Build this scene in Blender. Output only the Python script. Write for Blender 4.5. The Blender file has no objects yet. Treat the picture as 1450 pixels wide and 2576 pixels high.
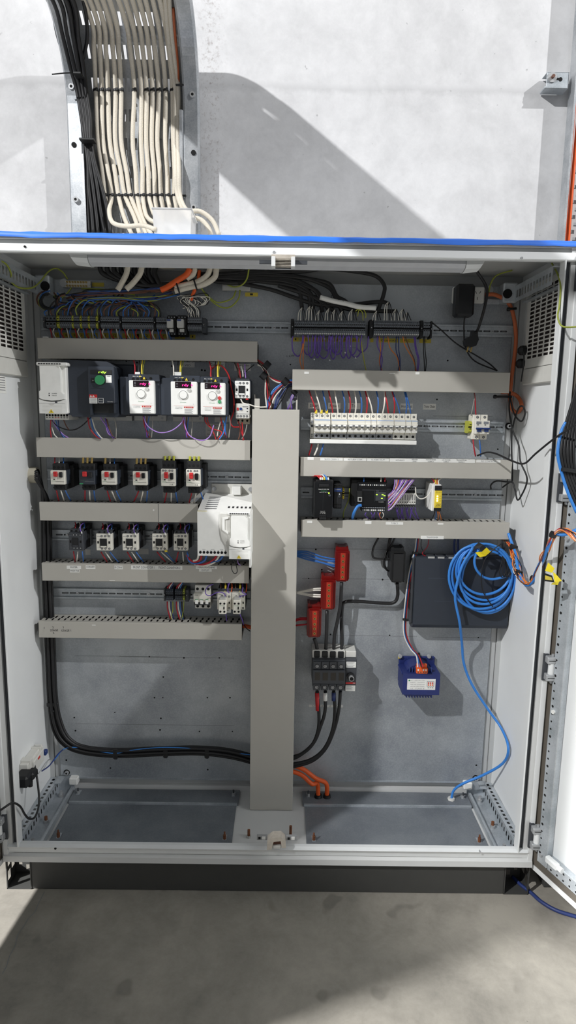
import bpy, bmesh, math, random
from math import sin, cos, pi, sqrt
from mathutils import Vector
random.seed(7)
SC = bpy.context.scene
COL = SC.collection
# ---------------------------------------------------------------- camera (fitted on the cabinet: 1.6 m wide, 1.8 m high, 0.1 m plinth)
F = 1589.78; CP = (.0328, -1.7304, 1.4602); PITCH = .1593; YAW = .006; ROLL = .0154
def _basis():
    cy, sy, cp, sp = cos(YAW), sin(YAW), cos(PITCH), sin(PITCH)
    f = (sy*cp, cy*cp, -sp); r = (cy, -sy, 0)
    u = (r[1]*f[2]-r[2]*f[1], r[2]*f[0]-r[0]*f[2], r[0]*f[1]-r[1]*f[0])
    c, s = cos(ROLL), sin(ROLL)
    return [r[i]*c+u[i]*s for i in range(3)], [-r[i]*s+u[i]*c for i in range(3)], f
RV, UV, FV = _basis()
cam_d = bpy.data.cameras.new('camera'); cam = bpy.data.objects.new('camera', cam_d); COL.objects.link(cam)
cam_d.sensor_fit = 'VERTICAL'; cam_d.sensor_height = 36; cam_d.lens = F/2576*36
cam_d.clip_start = .05; cam_d.clip_end = 100
from mathutils import Matrix
cam.matrix_world = Matrix(((RV[0], UV[0], -FV[0], CP[0]), (RV[1], UV[1], -FV[1], CP[1]), (RV[2], UV[2], -FV[2], CP[2]), (0, 0, 0, 1)))
SC.camera = cam
# measuring helpers: where a sight line of the photograph meets a real plane of the cabinet
def ray(px, py):
    a = (px-725)/F; b = (1288-py)/F
    return [FV[i]+a*RV[i]+b*UV[i] for i in range(3)]
def U(px, py, Y):
    d = ray(px, py); t = (Y-CP[1])/d[1]
    return (CP[0]+t*d[0], Y, CP[2]+t*d[2])
def UZ(px, py, Z):
    d = ray(px, py); t = (Z-CP[2])/d[2]
    return (CP[0]+t*d[0], CP[1]+t*d[1], Z)
def UX(px, py, X):
    d = ray(px, py); t = (X-CP[0])/d[0]
    return (X, CP[1]+t*d[1], CP[2]+t*d[2])
# ---------------------------------------------------------------- materials
def lin(c):
    return tuple((v/12.92 if v <= .04045 else ((v+.055)/1.055)**2.4) for v in c)
MATS = {}
def mat(name, rgb, rough=.5, metal=0., var=.08, scale=40., bump=0., emit=0., trans=0., alpha=1.):
    if name in MATS: return MATS[name]
    m = bpy.data.materials.new(name); m.use_nodes = True; MATS[name] = m
    nt = m.node_tree; b = nt.nodes['Principled BSDF']
    c = lin(tuple(v/255 for v in rgb))
    tc = nt.nodes.new('ShaderNodeTexCoord'); nz = nt.nodes.new('ShaderNodeTexNoise')
    nz.inputs['Scale'].default_value = scale; nz.inputs['Detail'].default_value = 3
    nt.links.new(tc.outputs['Object'], nz.inputs['Vector'])
    mx = nt.nodes.new('ShaderNodeMix'); mx.data_type = 'RGBA'
    nt.links.new(nz.outputs['Fac'], mx.inputs['Factor'])
    mx.inputs['A'].default_value = (*[v*(1-var) for v in c], 1); mx.inputs['B'].default_value = (*[min(1, v*(1+var)) for v in c], 1)
    nt.links.new(mx.outputs['Result'], b.inputs['Base Color'])
    b.inputs['Roughness'].default_value = rough; b.inputs['Metallic'].default_value = metal
    if bump:
        bp = nt.nodes.new('ShaderNodeBump'); bp.inputs['Strength'].default_value = bump; bp.inputs['Distance'].default_value = .002
        nt.links.new(nz.outputs['Fac'], bp.inputs['Height']); nt.links.new(bp.outputs['Normal'], b.inputs['Normal'])
    if emit:
        b.inputs['Emission Color'].default_value = (*c, 1); b.inputs['Emission Strength'].default_value = emit
    if trans: b.inputs['Transmission Weight'].default_value = trans
    if alpha < 1: b.inputs['Alpha'].default_value = alpha
    return m
def ramp(nt, src, stops):
    r = nt.nodes.new('ShaderNodeValToRGB'); e = r.color_ramp.elements
    while len(e) < len(stops): e.new(.5)
    for i, (p, c) in enumerate(stops):
        e[i].position = p; e[i].color = (*c, 1) if len(c) == 3 else c
    nt.links.new(src, r.inputs['Fac']); return r
def noise(nt, vec, scale, detail=6, rough=.6, dist=0.):
    n = nt.nodes.new('ShaderNodeTexNoise'); n.inputs['Scale'].default_value = scale; n.inputs['Detail'].default_value = detail
    n.inputs['Roughness'].default_value = rough; n.inputs['Distortion'].default_value = dist
    nt.links.new(vec, n.inputs['Vector']); return n
def mixc(nt, fac, a, b, mode='MIX'):
    x = nt.nodes.new('ShaderNodeMix'); x.data_type = 'RGBA'; x.blend_type = mode
    for k, v in (('Factor', fac), ('A', a), ('B', b)):
        if hasattr(v, 'links') or hasattr(v, 'is_linked'): nt.links.new(v, x.inputs[k])
        elif k == 'Factor': x.inputs[k].default_value = v
        else: x.inputs[k].default_value = (*v, 1)
    return x.outputs['Result']
def math_n(nt, op, a, b=None):
    n = nt.nodes.new('ShaderNodeMath'); n.operation = op
    for i, v in enumerate((a, b)):
        if v is None: continue
        if hasattr(v, 'is_linked'): nt.links.new(v, n.inputs[i])
        else: n.inputs[i].default_value = v
    return n.outputs[0]
def surf(name, lo, hi, rust=False, spots=False, rough=.8):
    m = bpy.data.materials.new(name); m.use_nodes = True; nt = m.node_tree; b = nt.nodes['Principled BSDF']
    g = nt.nodes.new('ShaderNodeNewGeometry'); P = g.outputs['Position']
    n1 = noise(nt, P, 2.1, 8, .62, .6); n2 = noise(nt, P, 9, 10, .7, .3); n3 = noise(nt, P, 60, 6, .75)
    s = math_n(nt, 'ADD', math_n(nt, 'MULTIPLY', n1.outputs['Fac'], .5), math_n(nt, 'ADD', math_n(nt, 'MULTIPLY', n2.outputs['Fac'], .38), math_n(nt, 'MULTIPLY', n3.outputs['Fac'], .12)))
    r = ramp(nt, s, [(.36, lo), (.6, hi)]); c = r.outputs['Color']
    # small pits
    n4 = noise(nt, P, 55, 2, .5); pit = ramp(nt, n4.outputs['Fac'], [(.0, (1, 1, 1)), (.245, (0, 0, 0))])
    pit.color_ramp.elements[0].position = .2
    c = mixc(nt, math_n(nt, 'MULTIPLY', pit.outputs['Color'], .5), c, tuple(v*.45 for v in lo))
    if rust:
        sx = nt.nodes.new('ShaderNodeSeparateXYZ'); nt.links.new(P, sx.inputs[0])
        band = math_n(nt, 'SUBTRACT', 1., math_n(nt, 'MULTIPLY', math_n(nt, 'ABSOLUTE', math_n(nt, 'ADD', sx.outputs['X'], .215)), 17.))
        n5 = noise(nt, P, 70, 8, .75)
        k = math_n(nt, 'MULTIPLY', ramp(nt, n5.outputs['Fac'], [(.52, (0, 0, 0)), (.66, (1, 1, 1))]).outputs['Color'], math_n(nt, 'MAXIMUM', band, 0.))
        c = mixc(nt, math_n(nt, 'MINIMUM', math_n(nt, 'MULTIPLY', k, .55), .6), c, lin((.40, .30, .24)))
        # faint horizontal casting line
        ln = math_n(nt, 'SUBTRACT', 1., math_n(nt, 'MULTIPLY', math_n(nt, 'ABSOLUTE', math_n(nt, 'SUBTRACT', sx.outputs['Z'], math_n(nt, 'ADD', 2.43, math_n(nt, 'MULTIPLY', n2.outputs['Fac'], .05)))), 60.))
        c = mixc(nt, math_n(nt, 'MULTIPLY', math_n(nt, 'MAXIMUM', ln, 0.), .22), c, tuple(v*.6 for v in lo))
    if spots:
        n6 = noise(nt, P, 7.5, 2, .4); k = ramp(nt, n6.outputs['Fac'], [(.66, (0, 0, 0)), (.70, (1, 1, 1))])
        c = mixc(nt, math_n(nt, 'MULTIPLY', k.outputs['Color'], .4), c, tuple(v*.5 for v in lo))
    nt.links.new(c, b.inputs['Base Color']); b.inputs['Roughness'].default_value = rough
    bp = nt.nodes.new('ShaderNodeBump'); bp.inputs['Strength'].default_value = .25; bp.inputs['Distance'].default_value = .004
    nt.links.new(s, bp.inputs['Height']); nt.links.new(bp.outputs['Normal'], b.inputs['Normal'])
    MATS[name] = m; return m
def galv(name, lo, hi, rough=.5, metal=.35, scale=5.):
    m = bpy.data.materials.new(name); m.use_nodes = True; nt = m.node_tree; b = nt.nodes['Principled BSDF']
    g = nt.nodes.new('ShaderNodeNewGeometry'); P = g.outputs['Position']
    n1 = noise(nt, P, scale, 5, .6); v = nt.nodes.new('ShaderNodeTexVoronoi'); v.inputs['Scale'].default_value = 220
    nt.links.new(P, v.inputs['Vector'])
    s = math_n(nt, 'ADD', math_n(nt, 'MULTIPLY', n1.outputs['Fac'], .9), math_n(nt, 'MULTIPLY', v.outputs['Distance'], .13))
    r = ramp(nt, s, [(.35, lin(lo)), (.65, lin(hi))])
    nt.links.new(r.outputs['Color'], b.inputs['Base Color']); b.inputs['Roughness'].default_value = rough; b.inputs['Metallic'].default_value = metal
    MATS[name] = m; return m
M = {}
M['wall'] = surf('concrete_wall', lin((.76, .76, .765)), lin((.88, .88, .885)), rust=True)
M['floor'] = surf('concrete_floor', lin((.47, .455, .425)), lin((.62, .60, .56)), spots=True, rough=.7)
M['plate'] = galv('zinc_plate', (.56, .58, .605), (.72, .74, .755), .45, .3, 4.)
M['zinc'] = galv('zinc_rail', (.64, .67, .69), (.78, .80, .82), .4, .45, 12.)
M['tray'] = galv('tray_steel', (.58, .60, .62), (.76, .77, .78), .38, .5, 9.)
M['gland'] = galv('gland_steel', (.44, .46, .49), (.54, .56, .58), .5, .3, 5.)
def D(k, *a, **kw): M[k] = mat(k, *a, **kw)
D('cab', (206, 207, 206), .45, var=.05, scale=8); D('cabin', (186, 188, 188), .5, var=.05, scale=6); D('cabwhite', (228, 230, 230), .4, var=.04, scale=9)
D('duct', (182, 179, 171), .5, var=.04, scale=12); D('ductin', (95, 94, 90), .7); D('black', (24, 25, 27), .55); D('blackgloss', (18, 19, 21), .3)
D('plinth', (66, 66, 64), .6); D('gasket', (92, 86, 78), .75); D('tape', (52, 124, 240), .45, var=.15, scale=15)
D('white', (236, 236, 232), .45); D('cream', (226, 223, 212), .5); D('offwhite', (212, 211, 205), .5); D('grey', (128, 131, 136), .55); D('dkgrey', (62, 65, 70), .5)
D('slate', (46, 52, 62), .5); D('slatelt', (58, 65, 76), .5); D('termgrey', (104, 109, 116), .5); D('termdk', (46, 49, 54), .55); D('mark', (208, 208, 204), .6)
D('red', (196, 42, 44), .45); D('redwire', (176, 30, 44), .45); D('bluewire', (52, 104, 176), .4); D('bluedk', (40, 56, 110), .45); D('purple', (104, 74, 170), .45)
D('lilac', (166, 128, 206), .45); D('whitewire', (226, 222, 212), .5); D('orange', (232, 96, 36), .45); D('orangewire', (224, 128, 56), .45); D('yellow', (228, 202, 60), .5)
D('yelgreen', (176, 178, 60), .5); D('green', (58, 150, 96), .5); D('ygwire', (150, 160, 60), .5); D('brown', (104, 66, 50), .5); D('blackwire', (26, 26, 28), .5)
D('terracotta', (196, 104, 62), .55); D('cyancable', (58, 132, 214), .4); D('navy', (34, 46, 104), .45, var=.15, scale=30); D('chrome', (196, 198, 200), .3, .45, var=.05)
D('brass', (176, 150, 90), .35, .8); D('steel', (172, 174, 176), .4, .3); D('ink', (30, 30, 34), .7); D('inkred', (196, 60, 52), .6); D('inkgrey', (120, 122, 124), .7); D('paper', (232, 232, 228), .7)
D('yelpaper', (206, 186, 70), .7); D('greenink', (60, 140, 90), .6); D('slotgrey', (98, 101, 104), .6); D('winbrown', (48, 44, 40), .35); D('busred', (120, 14, 12), .2, trans=.15); D('busbar', (168, 44, 26), .4)
D('fan', (70, 62, 60), .8); D('hole', (8, 8, 9), .9); D('disp', (28, 16, 22), .25); D('ledg', (170, 255, 60), emit=2.5); D('ledp', (255, 40, 130), emit=3.); D('ledy', (255, 240, 150), emit=5.)
D('rack', (214, 92, 44), .5); D('braid', (224, 216, 200), .55, var=.2, scale=420, bump=.5); D('tub', (246, 246, 246), .35, trans=.45); D('velcro', (236, 214, 30), .7); D('wiregrey', (150, 148, 142), .5)
D('tin', (196, 196, 192), .4, .3); D('bluetog', (36, 58, 112), .4); D('beige', (196, 190, 172), .5); D('rust', (120, 74, 48), .8); D('dirtywhite', (190, 182, 170), .6, var=.25, scale=90); D('lens', (196, 198, 202), .35)
M['ledlight'] = M['lens']
# ---------------------------------------------------------------- mesh builder
TXT = {}
def text_mesh(s):
    if s not in TXT:
        cu = bpy.data.curves.new('t', 'FONT'); cu.body = s; cu.size = 1; cu.align_x = 'CENTER'; cu.align_y = 'CENTER'; cu.resolution_u = 2
        o = bpy.data.objects.new('t', cu); COL.objects.link(o); bpy.context.view_layer.update()
        me = bpy.data.meshes.new_from_object(o.evaluated_get(bpy.context.evaluated_depsgraph_get()))
        vs = [tuple(v.co) for v in me.vertices]; fs = [tuple(p.vertices) for p in me.polygons]
        w = (max((v[0] for v in vs), default=0)-min((v[0] for v in vs), default=0)) or 1
        bpy.data.objects.remove(o); bpy.data.curves.remove(cu); bpy.data.meshes.remove(me)
        TXT[s] = (vs, fs, w)
    return TXT[s]
WL = {}
class MB:
    def __init__(s): s.v = []; s.f = []; s.mi = []; s.sm = []; s.ms = []
    def add(s, vs, fs, m, smooth=False):
        if isinstance(m, str): m = M[m]
        if m not in s.ms: s.ms.append(m)
        k = s.ms.index(m); n = len(s.v)
        s.v += [tuple(p) for p in vs]
        for f in fs: s.f.append(tuple(i+n for i in f)); s.mi.append(k); s.sm.append(smooth)
        return s
    def box(s, x0, x1, y0, y1, z0, z1, m, b=0.):
        lo = (min(x0, x1), min(y0, y1), min(z0, z1)); hi = (max(x0, x1), max(y0, y1), max(z0, z1))
        b = min(b, .45*min(hi[i]-lo[i] for i in range(3)))
        if b <= 0:
            vs = [((lo, hi)[i][0], (lo, hi)[j][1], (lo, hi)[k][2]) for i in (0, 1) for j in (0, 1) for k in (0, 1)]
            return s.add(vs, [(0, 1, 3, 2), (4, 6, 7, 5), (0, 4, 5, 1), (2, 3, 7, 6), (0, 2, 6, 4), (1, 5, 7, 3)], m)
        vs = []; ix = {}
        for c in [(i, j, k) for i in (0, 1) for j in (0, 1) for k in (0, 1)]:
            for a in range(3):
                ix[c, a] = len(vs)
                vs.append(tuple((hi if c[t] else lo)[t] + (0 if t == a else (-b if c[t] else b)) for t in range(3)))
        fs = []
        for a in range(3):
            o = [t for t in range(3) if t != a]
            for sg in (0, 1):
                q = []
                for (p, r) in ((0, 0), (1, 0), (1, 1), (0, 1)):
                    c = [0]*3; c[a] = sg; c[o[0]] = p; c[o[1]] = r; q.append(ix[tuple(c), a])
                fs.append(tuple(q) if (sg == 1) == (a != 1) else tuple(q[::-1]))
            for p in (0, 1):
                for r in (0, 1):
                    c0 = [0]*3; c0[o[0]] = p; c0[o[1]] = r; c1 = list(c0); c1[a] = 1
                    q = (ix[tuple(c0), o[0]], ix[tuple(c1), o[0]], ix[tuple(c1), o[1]], ix[tuple(c0), o[1]])
                    fs.append(q)
        for c in [(i, j, k) for i in (0, 1) for j in (0, 1) for k in (0, 1)]: fs.append(tuple(ix[c, a] for a in range(3)))
        return s.add(vs, fs, m)
    def prism(s, poly, ax, a, b, m):      # poly in the two other axes, extruded along ax
        n = len(poly); vs = []
        for t in (a, b):
            for (p, q) in poly:
                vs.append({0: (t, p, q), 1: (p, t, q), 2: (p, q, t)}[ax])
        fs = [tuple(range(n)), tuple(range(2*n-1, n-1, -1))]+[(i, (i+1) % n, n+(i+1) % n, n+i) for i in range(n)]
        return s.add(vs, fs, m)
    def quad(s, a, b, c, d, m): return s.add([a, b, c, d], [(0, 1, 2, 3)], m)
    def cyl(s, p0, p1, r, m, n=14, r1=None, caps=True):
        p0 = Vector(p0); p1 = Vector(p1); d = (p1-p0).normalized(); r1 = r if r1 is None else r1
        u = d.cross(Vector((0, 0, 1)) if abs(d.z) < .9 else Vector((1, 0, 0))).normalized(); w = d.cross(u)
        A = [p0+(u*cos(2*pi*i/n)+w*sin(2*pi*i/n))*r for i in range(n)]; B = [p1+(u*cos(2*pi*i/n)+w*sin(2*pi*i/n))*r1 for i in range(n)]
        s.add(A+B, [(i, (i+1) % n, n+(i+1) % n, n+i) for i in range(n)], m, True)
        if caps: s.add(A, [tuple(range(n-1, -1, -1))], m); s.add(B, [tuple(range(n))], m)
        return s
    def ring(s, p, d, r0, r1, m, n=20):
        p = Vector(p); d = Vector(d).normalized(); u = d.cross(Vector((0, 0, 1)) if abs(d.z) < .9 else Vector((1, 0, 0))).normalized(); w = d.cross(u)
        A = [p+(u*cos(2*pi*i/n)+w*sin(2*pi*i/n))*r for r in (r0, r1) for i in range(n)]
        return s.add(A, [(i, (i+1) % n, n+(i+1) % n, n+i) for i in range(n)], m)
    def tube(s, pts, r, m, n=7, sub=5, closed=False, flat=1.):
        P = [Vector(p) for p in pts]; Q = []
        if len(P) == 2: Q = P
        else:
            E = [P[0]*2-P[1]]+P+[P[-1]*2-P[-2]] if not closed else [P[-1]]+P+[P[0], P[1]]
            for i in range(1, len(E)-2):
                a, b, c, d = E[i-1:i+3]
                for k in range(sub):
                    t = k/sub
                    Q.append(.5*((2*b)+(c-a)*t+(2*a-5*b+4*c-d)*t*t+(3*b-a-3*c+d)*t**3))
            if not closed: Q.append(P[-1])
        u = None; vs = []
        for i, p in enumerate(Q):
            d = (Q[min(i+1, len(Q)-1)]-Q[max(i-1, 0)])
            if d.length < 1e-9: d = Vector((0, 0, 1))
            d.normalize()
            if u is None: u = d.cross(Vector((0, 1, 0)) if abs(d.y) < .9 else Vector((1, 0, 0))).normalized()
            u = (u-d*u.dot(d)).normalized(); w = d.cross(u)
            vs += [p+(u*cos(2*pi*k/n)+w*sin(2*pi*k/n)*flat)*r for k in range(n)]
        L = len(Q); fs = [(i*n+k, i*n+(k+1) % n, (i+1)*n+(k+1) % n, (i+1)*n+k) for i in range(L-1) for k in range(n)]
        fs += [tuple(range(n-1, -1, -1)), tuple((L-1)*n+k for k in range(n))]
        return s.add(vs, fs, m, True)
    def text(s, t, x, y, z, h, m, w=None, ang=0.):   # upright lettering facing -Y, h = capital height, w = wished width
        vs, fs, tw = text_mesh(t); k = h/.72; kx = k if w is None else w/tw; c, sn = cos(ang), sin(ang)
        return s.add([(x+v[0]*kx*c-v[1]*k*sn, y, z+v[0]*kx*sn+v[1]*k*c) for v in vs], fs, m)
    def text_on(s, t, o, ex, ez, h, m, w=None):
        vs, fs, tw = text_mesh(t); k = h/.72; kx = k if w is None else w/tw; o = Vector(o); ex = Vector(ex); ez = Vector(ez)
        return s.add([o+ex*(v[0]*kx)+ez*(v[1]*k) for v in vs], fs, m)
    def perf(s, u0, u1, v0, v1, holes, fn, m, ucut=(), vcut=()):
        us = sorted(set([u0, u1]+[h[0] for h in holes]+[h[1] for h in holes]+list(ucut))); vs_ = sorted(set([v0, v1]+[h[2] for h in holes]+[h[3] for h in holes]+list(vcut)))
        us = [u for u in us if u0-1e-9 <= u <= u1+1e-9]; vs_ = [v for v in vs_ if v0-1e-9 <= v <= v1+1e-9]
        grid = {}; V = []
        def g(i, j):
            if (i, j) not in grid: grid[i, j] = len(V); V.append(fn(us[i], vs_[j]))
            return grid[i, j]
        fs = []
        for i in range(len(us)-1):
            cu = (us[i]+us[i+1])/2; hs = [h for h in holes if h[0] < cu < h[1]]
            for j in range(len(vs_)-1):
                cv = (vs_[j]+vs_[j+1])/2
                if any(h[2] < cv < h[3] for h in hs): continue
                fs.append((g(i, j), g(i+1, j), g(i+1, j+1), g(i, j+1)))
        return s.add(V, fs, m)
    def build(s, name, parent=None, label=None):
        me = bpy.data.meshes.new(name)
        if parent is None:
            xs, ys, zs = zip(*s.v); o0 = ((min(xs)+max(xs))/2, (min(ys)+max(ys))/2, min(zs))
        else: o0 = WL[parent.name]
        me.from_pydata([(v[0]-o0[0], v[1]-o0[1], v[2]-o0[2]) for v in s.v], [], s.f)
        for m in s.ms: me.materials.append(m)
        me.polygons.foreach_set('material_index', s.mi); me.polygons.foreach_set('use_smooth', s.sm); me.update()
        o = bpy.data.objects.new(name, me); COL.objects.link(o)
        if parent is None: o.location = o0
        else: o.parent = parent
        WL[o.name] = o0
        if label: o['label'] = label
        return o
def thing(name, label, cat, loc, group=None):
    o = bpy.data.objects.new(name, None); COL.objects.link(o); o.location = loc; o.empty_display_size = .02
    o['label'] = label; o['category'] = cat
    if group: o['group'] = group
    WL[o.name] = tuple(loc); return o
def tag(o, label, cat, group=None, kind=None):
    o['label'] = label; o['category'] = cat
    if group: o['group'] = group
    if kind: o['kind'] = kind
    return o
def struct(o, label=None):
    o['kind'] = 'structure'
    if label: o['label'] = label
    return o
class Fr:                     # a device's front face, measured on the photograph, in the plane y = Y
    def __init__(s, x0, y0, x1, y1, Y):
        xm, ym = (x0+x1)/2, (y0+y1)/2
        s.x0 = U(x0, ym, Y)[0]; s.x1 = U(x1, ym, Y)[0]; s.z1 = U(xm, y0, Y)[2]; s.z0 = U(xm, y1, Y)[2]; s.Y = Y
        s.w = s.x1-s.x0; s.h = s.z1-s.z0
    def X(s, u): return s.x0+u*s.w
    def Z(s, v): return s.z1-v*s.h
    def box(s, mb, u0, v0, u1, v1, a, b, m, bev=0.): return mb.box(s.X(u0), s.X(u1), s.Y+a, s.Y+b, s.Z(v1), s.Z(v0), m, bev)
    def cyl(s, mb, u, v, r, a, b, m, n=16, r1=None): return mb.cyl((s.X(u), s.Y+b, s.Z(v)), (s.X(u), s.Y+a, s.Z(v)), r, m, n, r1)
    def txt(s, mb, t, u, v, h, m, w=None, a=-.0006): return mb.text(t, s.X(u), s.Y+a, s.Z(v), h*s.h, m, None if w is None else w*s.w)
    def poly(s, mb, pts, a, b, m): return mb.prism([(s.X(u), s.Z(v)) for u, v in pts], 1, s.Y+a, s.Y+b, m)
    def base(s, Yb): return ((s.x0+s.x1)/2, (s.Y+Yb)/2, s.z0)
    def screw(s, mb, u, v, r, m='steel', a=-.0008): s.cyl(mb, u, v, r, a, .001, 'hole', 10); s.cyl(mb, u, v, r*.62, a-.0003, a, m, 8)
    def hole(s, mb, u, v, r, a=-.0006): s.cyl(mb, u, v, r, a, .0005, 'hole', 10)
YP = .3456          # face of the mounting plate
YW = .43            # concrete wall
YD = .262           # face of the wiring ducts
def UI(px, py, Y):          # like U, but kept inside the cabinet's side walls
    p = U(px, py, Y)
    if p[1] > .03 and abs(p[0]) > .775: p = UX(px, py, math.copysign(.775, p[0]))
    return p
def wire(name, label, m, pts, r, cat='wire', group=None, n=6, sub=5, Y=None):
    mb = MB(); P = [UI(p[0], p[1], p[2] if len(p) > 2 else Y) for p in pts]
    mb.tube(P, r, m, n, sub)
    return tag(mb.build(name), label, cat, group)
# ---------------------------------------------------------------- room
mb = MB(); mb.box(-4.2, 4.2, YW, YW+.1, -.1, 4.4, 'wall'); struct(mb.build('wall_back'), 'light grey precast concrete wall behind the open cabinet')
mb = MB(); mb.box(-4.2, 4.2, -4.2, YW+.1, -.12, 0, 'floor')
fl = struct(mb.build('floor'), 'grey concrete floor in front of the cabinet')
mb = MB()
pts = [UZ(x, y, .0005) for x, y in ((112, 2243), (96, 2275), (88, 2294), (70, 2312), (60, 2330), (44, 2352), (38, 2380), (24, 2405), (16, 2432), (6, 2450))]
for a, b in zip(pts, pts[1:]):
    mb.quad((a[0]-.0012, a[1], .0006), (a[0]+.0012, a[1], .0006), (b[0]+.0009, b[1], .0006), (b[0]-.0009, b[1], .0006), 'inkgrey')
struct(mb.build('floor_crack', fl), 'hairline crack in the concrete')
# ---------------------------------------------------------------- enclosure
ENC = thing('electrical_enclosure', 'large pale grey steel electrical cabinet standing open on a dark plinth', 'cabinet', (0, .19, .1))
XI = .787
for s in (-1, 1):
    mb = MB(); mb.box(s*.8, s*XI, .0, .39, .105, 1.898, 'cabwhite'); mb.build('side_panel', ENC)
mb = MB(); mb.box(-.787, .787, .384, .39, .105, 1.898, 'cabin'); mb.build('back_panel', ENC)
mb = MB(); mb.box(-.8, .8, .001, .39, 1.893, 1.9, 'cab'); mb.box(-.78, .78, .004, .02, 1.862, 1.893, 'cabin'); mb.build('top_panel', ENC)
mb = MB(); mb.box(-.787, .787, .012, .384, .1, .107, 'cab'); mb.box(-.74, .74, .352, .384, .107, .128, 'cab'); mb.box(-.74, .74, .366, .384, .128, .15, 'cabin'); mb.build('bottom_panel', ENC)
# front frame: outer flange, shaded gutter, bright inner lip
mb = MB()
mb.box(-.8, .8, -.006, .0, 1.888, 1.9, 'cab')                        # top flange
mb.box(-.8, .8, .006, .012, 1.872, 1.892, 'cab')                     # gutter
mb.prism([(-.012, 1.857), (-.006, 1.876), (.010, 1.878), (.010, 1.855), (-.010, 1.854)], 0, -.786, .786, 'cabwhite')
mb.prism([(-.012, .152), (.0, .156), (.012, .156), (.012, .11), (-.002, .128), (-.004, .140)], 0, -.786, .786, 'cabwhite')
mb.box(-.79, .79, -.001, .012, .124, .131, 'gasket')
mb.prism([(-.002, .126), (-.012, .121), (-.014, .104), (-.004, .1), (.012, .1), (.012, .126)], 0, -.8, .8, 'cab')
for s in (-1, 1):
    mb.box(s*.752, s*.757, -.012, .02, .15, 1.86, 'cabwhite', .001)
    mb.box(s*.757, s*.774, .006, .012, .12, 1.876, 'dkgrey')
    mb.box(s*.773, s*.787, -.002, .012, .12, 1.89, 'cab')
    mb.box(s*.787, s*.8, -.008, .012, .1, 1.9, 'cabwhite')
mb.build('front_frame', ENC)
mb = MB()
for x, y in ((62, 620), (1314, 649), (139, 2135), (1209, 2145), (690, 634)):
    p = U(x, y, -.0125); mb.cyl((p[0], -.0125, p[2]), (p[0], .0, p[2]), .0035 if y > 620 else .003, 'chrome' if x in (690, 1314, 1209) else 'hole', 10)
mb.build('frame_screw', ENC)
# inner edge profiles beside the plate
for s in (-1, 1):
    mb = MB(); mb.box(s*.753, s*.770, .352, .384, .15, 1.86, 'cabin'); mb.box(s*.772, s*.787, .346, .384, .15, 1.86, 'cabin'); mb.build('corner_profile', ENC)
# mounting plate
mb = MB(); mb.box(-.75, .75, YP, YP+.003, .154, 1.855, 'plate')
mb.box(-.75, .75, YP-.001, YP, .154, .160, 'zinc')
random.seed(3)
for (x, y) in ((731, 917), (1127, 907), (1253, 1130), (411, 1703), (389, 1755), (410, 1755), (289, 1792), (463, 1655), (552, 1655), (376, 1652), (403, 1836), (187, 1805), (190, 1838), (522, 1755), (579, 1755), (585, 1840), (502, 1840), (405, 1807), (278, 1932), (523, 1936), (795, 1382), (777, 1455), (963, 1458), (832, 1596), (981, 1598), (1204, 1604), (345, 912), (447, 930), (433, 921), (508, 931), (516, 932), (366, 905), (318, 908), (810, 1433), (1100, 1005), (1199, 1925), (167, 1912), (240, 920), (225, 918)):
    p = U(x, y, YP); mb.cyl((p[0], YP-.0006, p[2]), (p[0], YP, p[2]), .0022+.0012*random.random(), 'hole', 8)
for x0, x1, y in ((740, 1000, 1381), (760, 985, 1456), (870, 1020, 1528), (760, 1050, 1599), (1090, 1225, 1604), (190, 420, 1651), (300, 590, 1654), (190, 590, 1823), (760, 900, 873), (1090, 1180, 1047), (1185, 1240, 1047)):
    a = U(x0, y, YP); b = U(x1, y, YP); zz = (a[2]+b[2])/2; mb.box(a[0], b[0], YP-.0004, YP, zz-.0005, zz+.0005, 'inkgrey')
PLATE = mb.build('mounting_plate', ENC, 'galvanised backplate carrying all the gear')
for x, y in ((112, 722), (1282, 738), (168, 1943), (1197, 1957), (1280, 1072)):
    p = U(x, y, YP); q = MB(); q.cyl((p[0], YP-.001, p[2]), (p[0], YP, p[2]), .011, 'hole', 16); q.cyl((p[0]+.001, YP-.008, p[2]), (p[0]+.001, YP, p[2]), .0075, 'chrome', 12); q.cyl((p[0]+.001, YP-.0085, p[2]), (p[0]+.001, YP-.008, p[2]), .0035, 'hole', 6)
    q.build('plate_bolt', PLATE)
# handwritten mark on the plate
p = U(731, 896, YP-.0006); q = MB(); q.text('1 kW', p[0], p[1], p[2], .006, 'ink', .026, .12); q.build('pen_mark', PLATE)
def plate_label(x0, y0, x1, y1, txts, m='paper', ink='ink', hh=.5, name='paper_label'):
    f = Fr(x0, y0, x1, y1, YP); q = MB(); f.box(q, 0, 0, 1, 1, -.0007, 0, m)
    n = len(txts)
    for i, t in enumerate(txts):
        if t: f.txt(q, t, .5, (i+.5)/n, hh/n, ink, min(.85, .1*len(t)+.12), -.0009)
    return q.build(name, PLATE)
for x0, x1, t in ((776, 804, 'Slicer'), (826, 857, 'Return'), (876, 907, 'Top'), (1008, 1039, 'Hot Seal'), (1065, 1097, 'Trans Chain')):
    plate_label(x0, 1013+(x0-776)*.009, x1, 1028+(x0-776)*.009, [t])
plate_label(455, 905, 490, 924, ['Slicer 2', 'VSD']); plate_label(526, 911, 566, 924, ['Conveyor']); plate_label(590, 915, 631, 933, ['Shoe Chiller', 'Motor'])
plate_label(518, 1066, 574, 1098, ['WARNING', 'isolate supply', 'before work'], 'offwhite', 'inkgrey', .4)
for x0, x1, y in ((215, 228, 1382), (347, 374, 1380), (500, 540, 1386), (276, 300, 1236), (344, 374, 1238), (410, 440, 1238), (480, 510, 1238)): plate_label(x0, y, x1, y+14, [''], 'offwhite')
plate_label(778, 1773, 863, 1779, [''])
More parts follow.
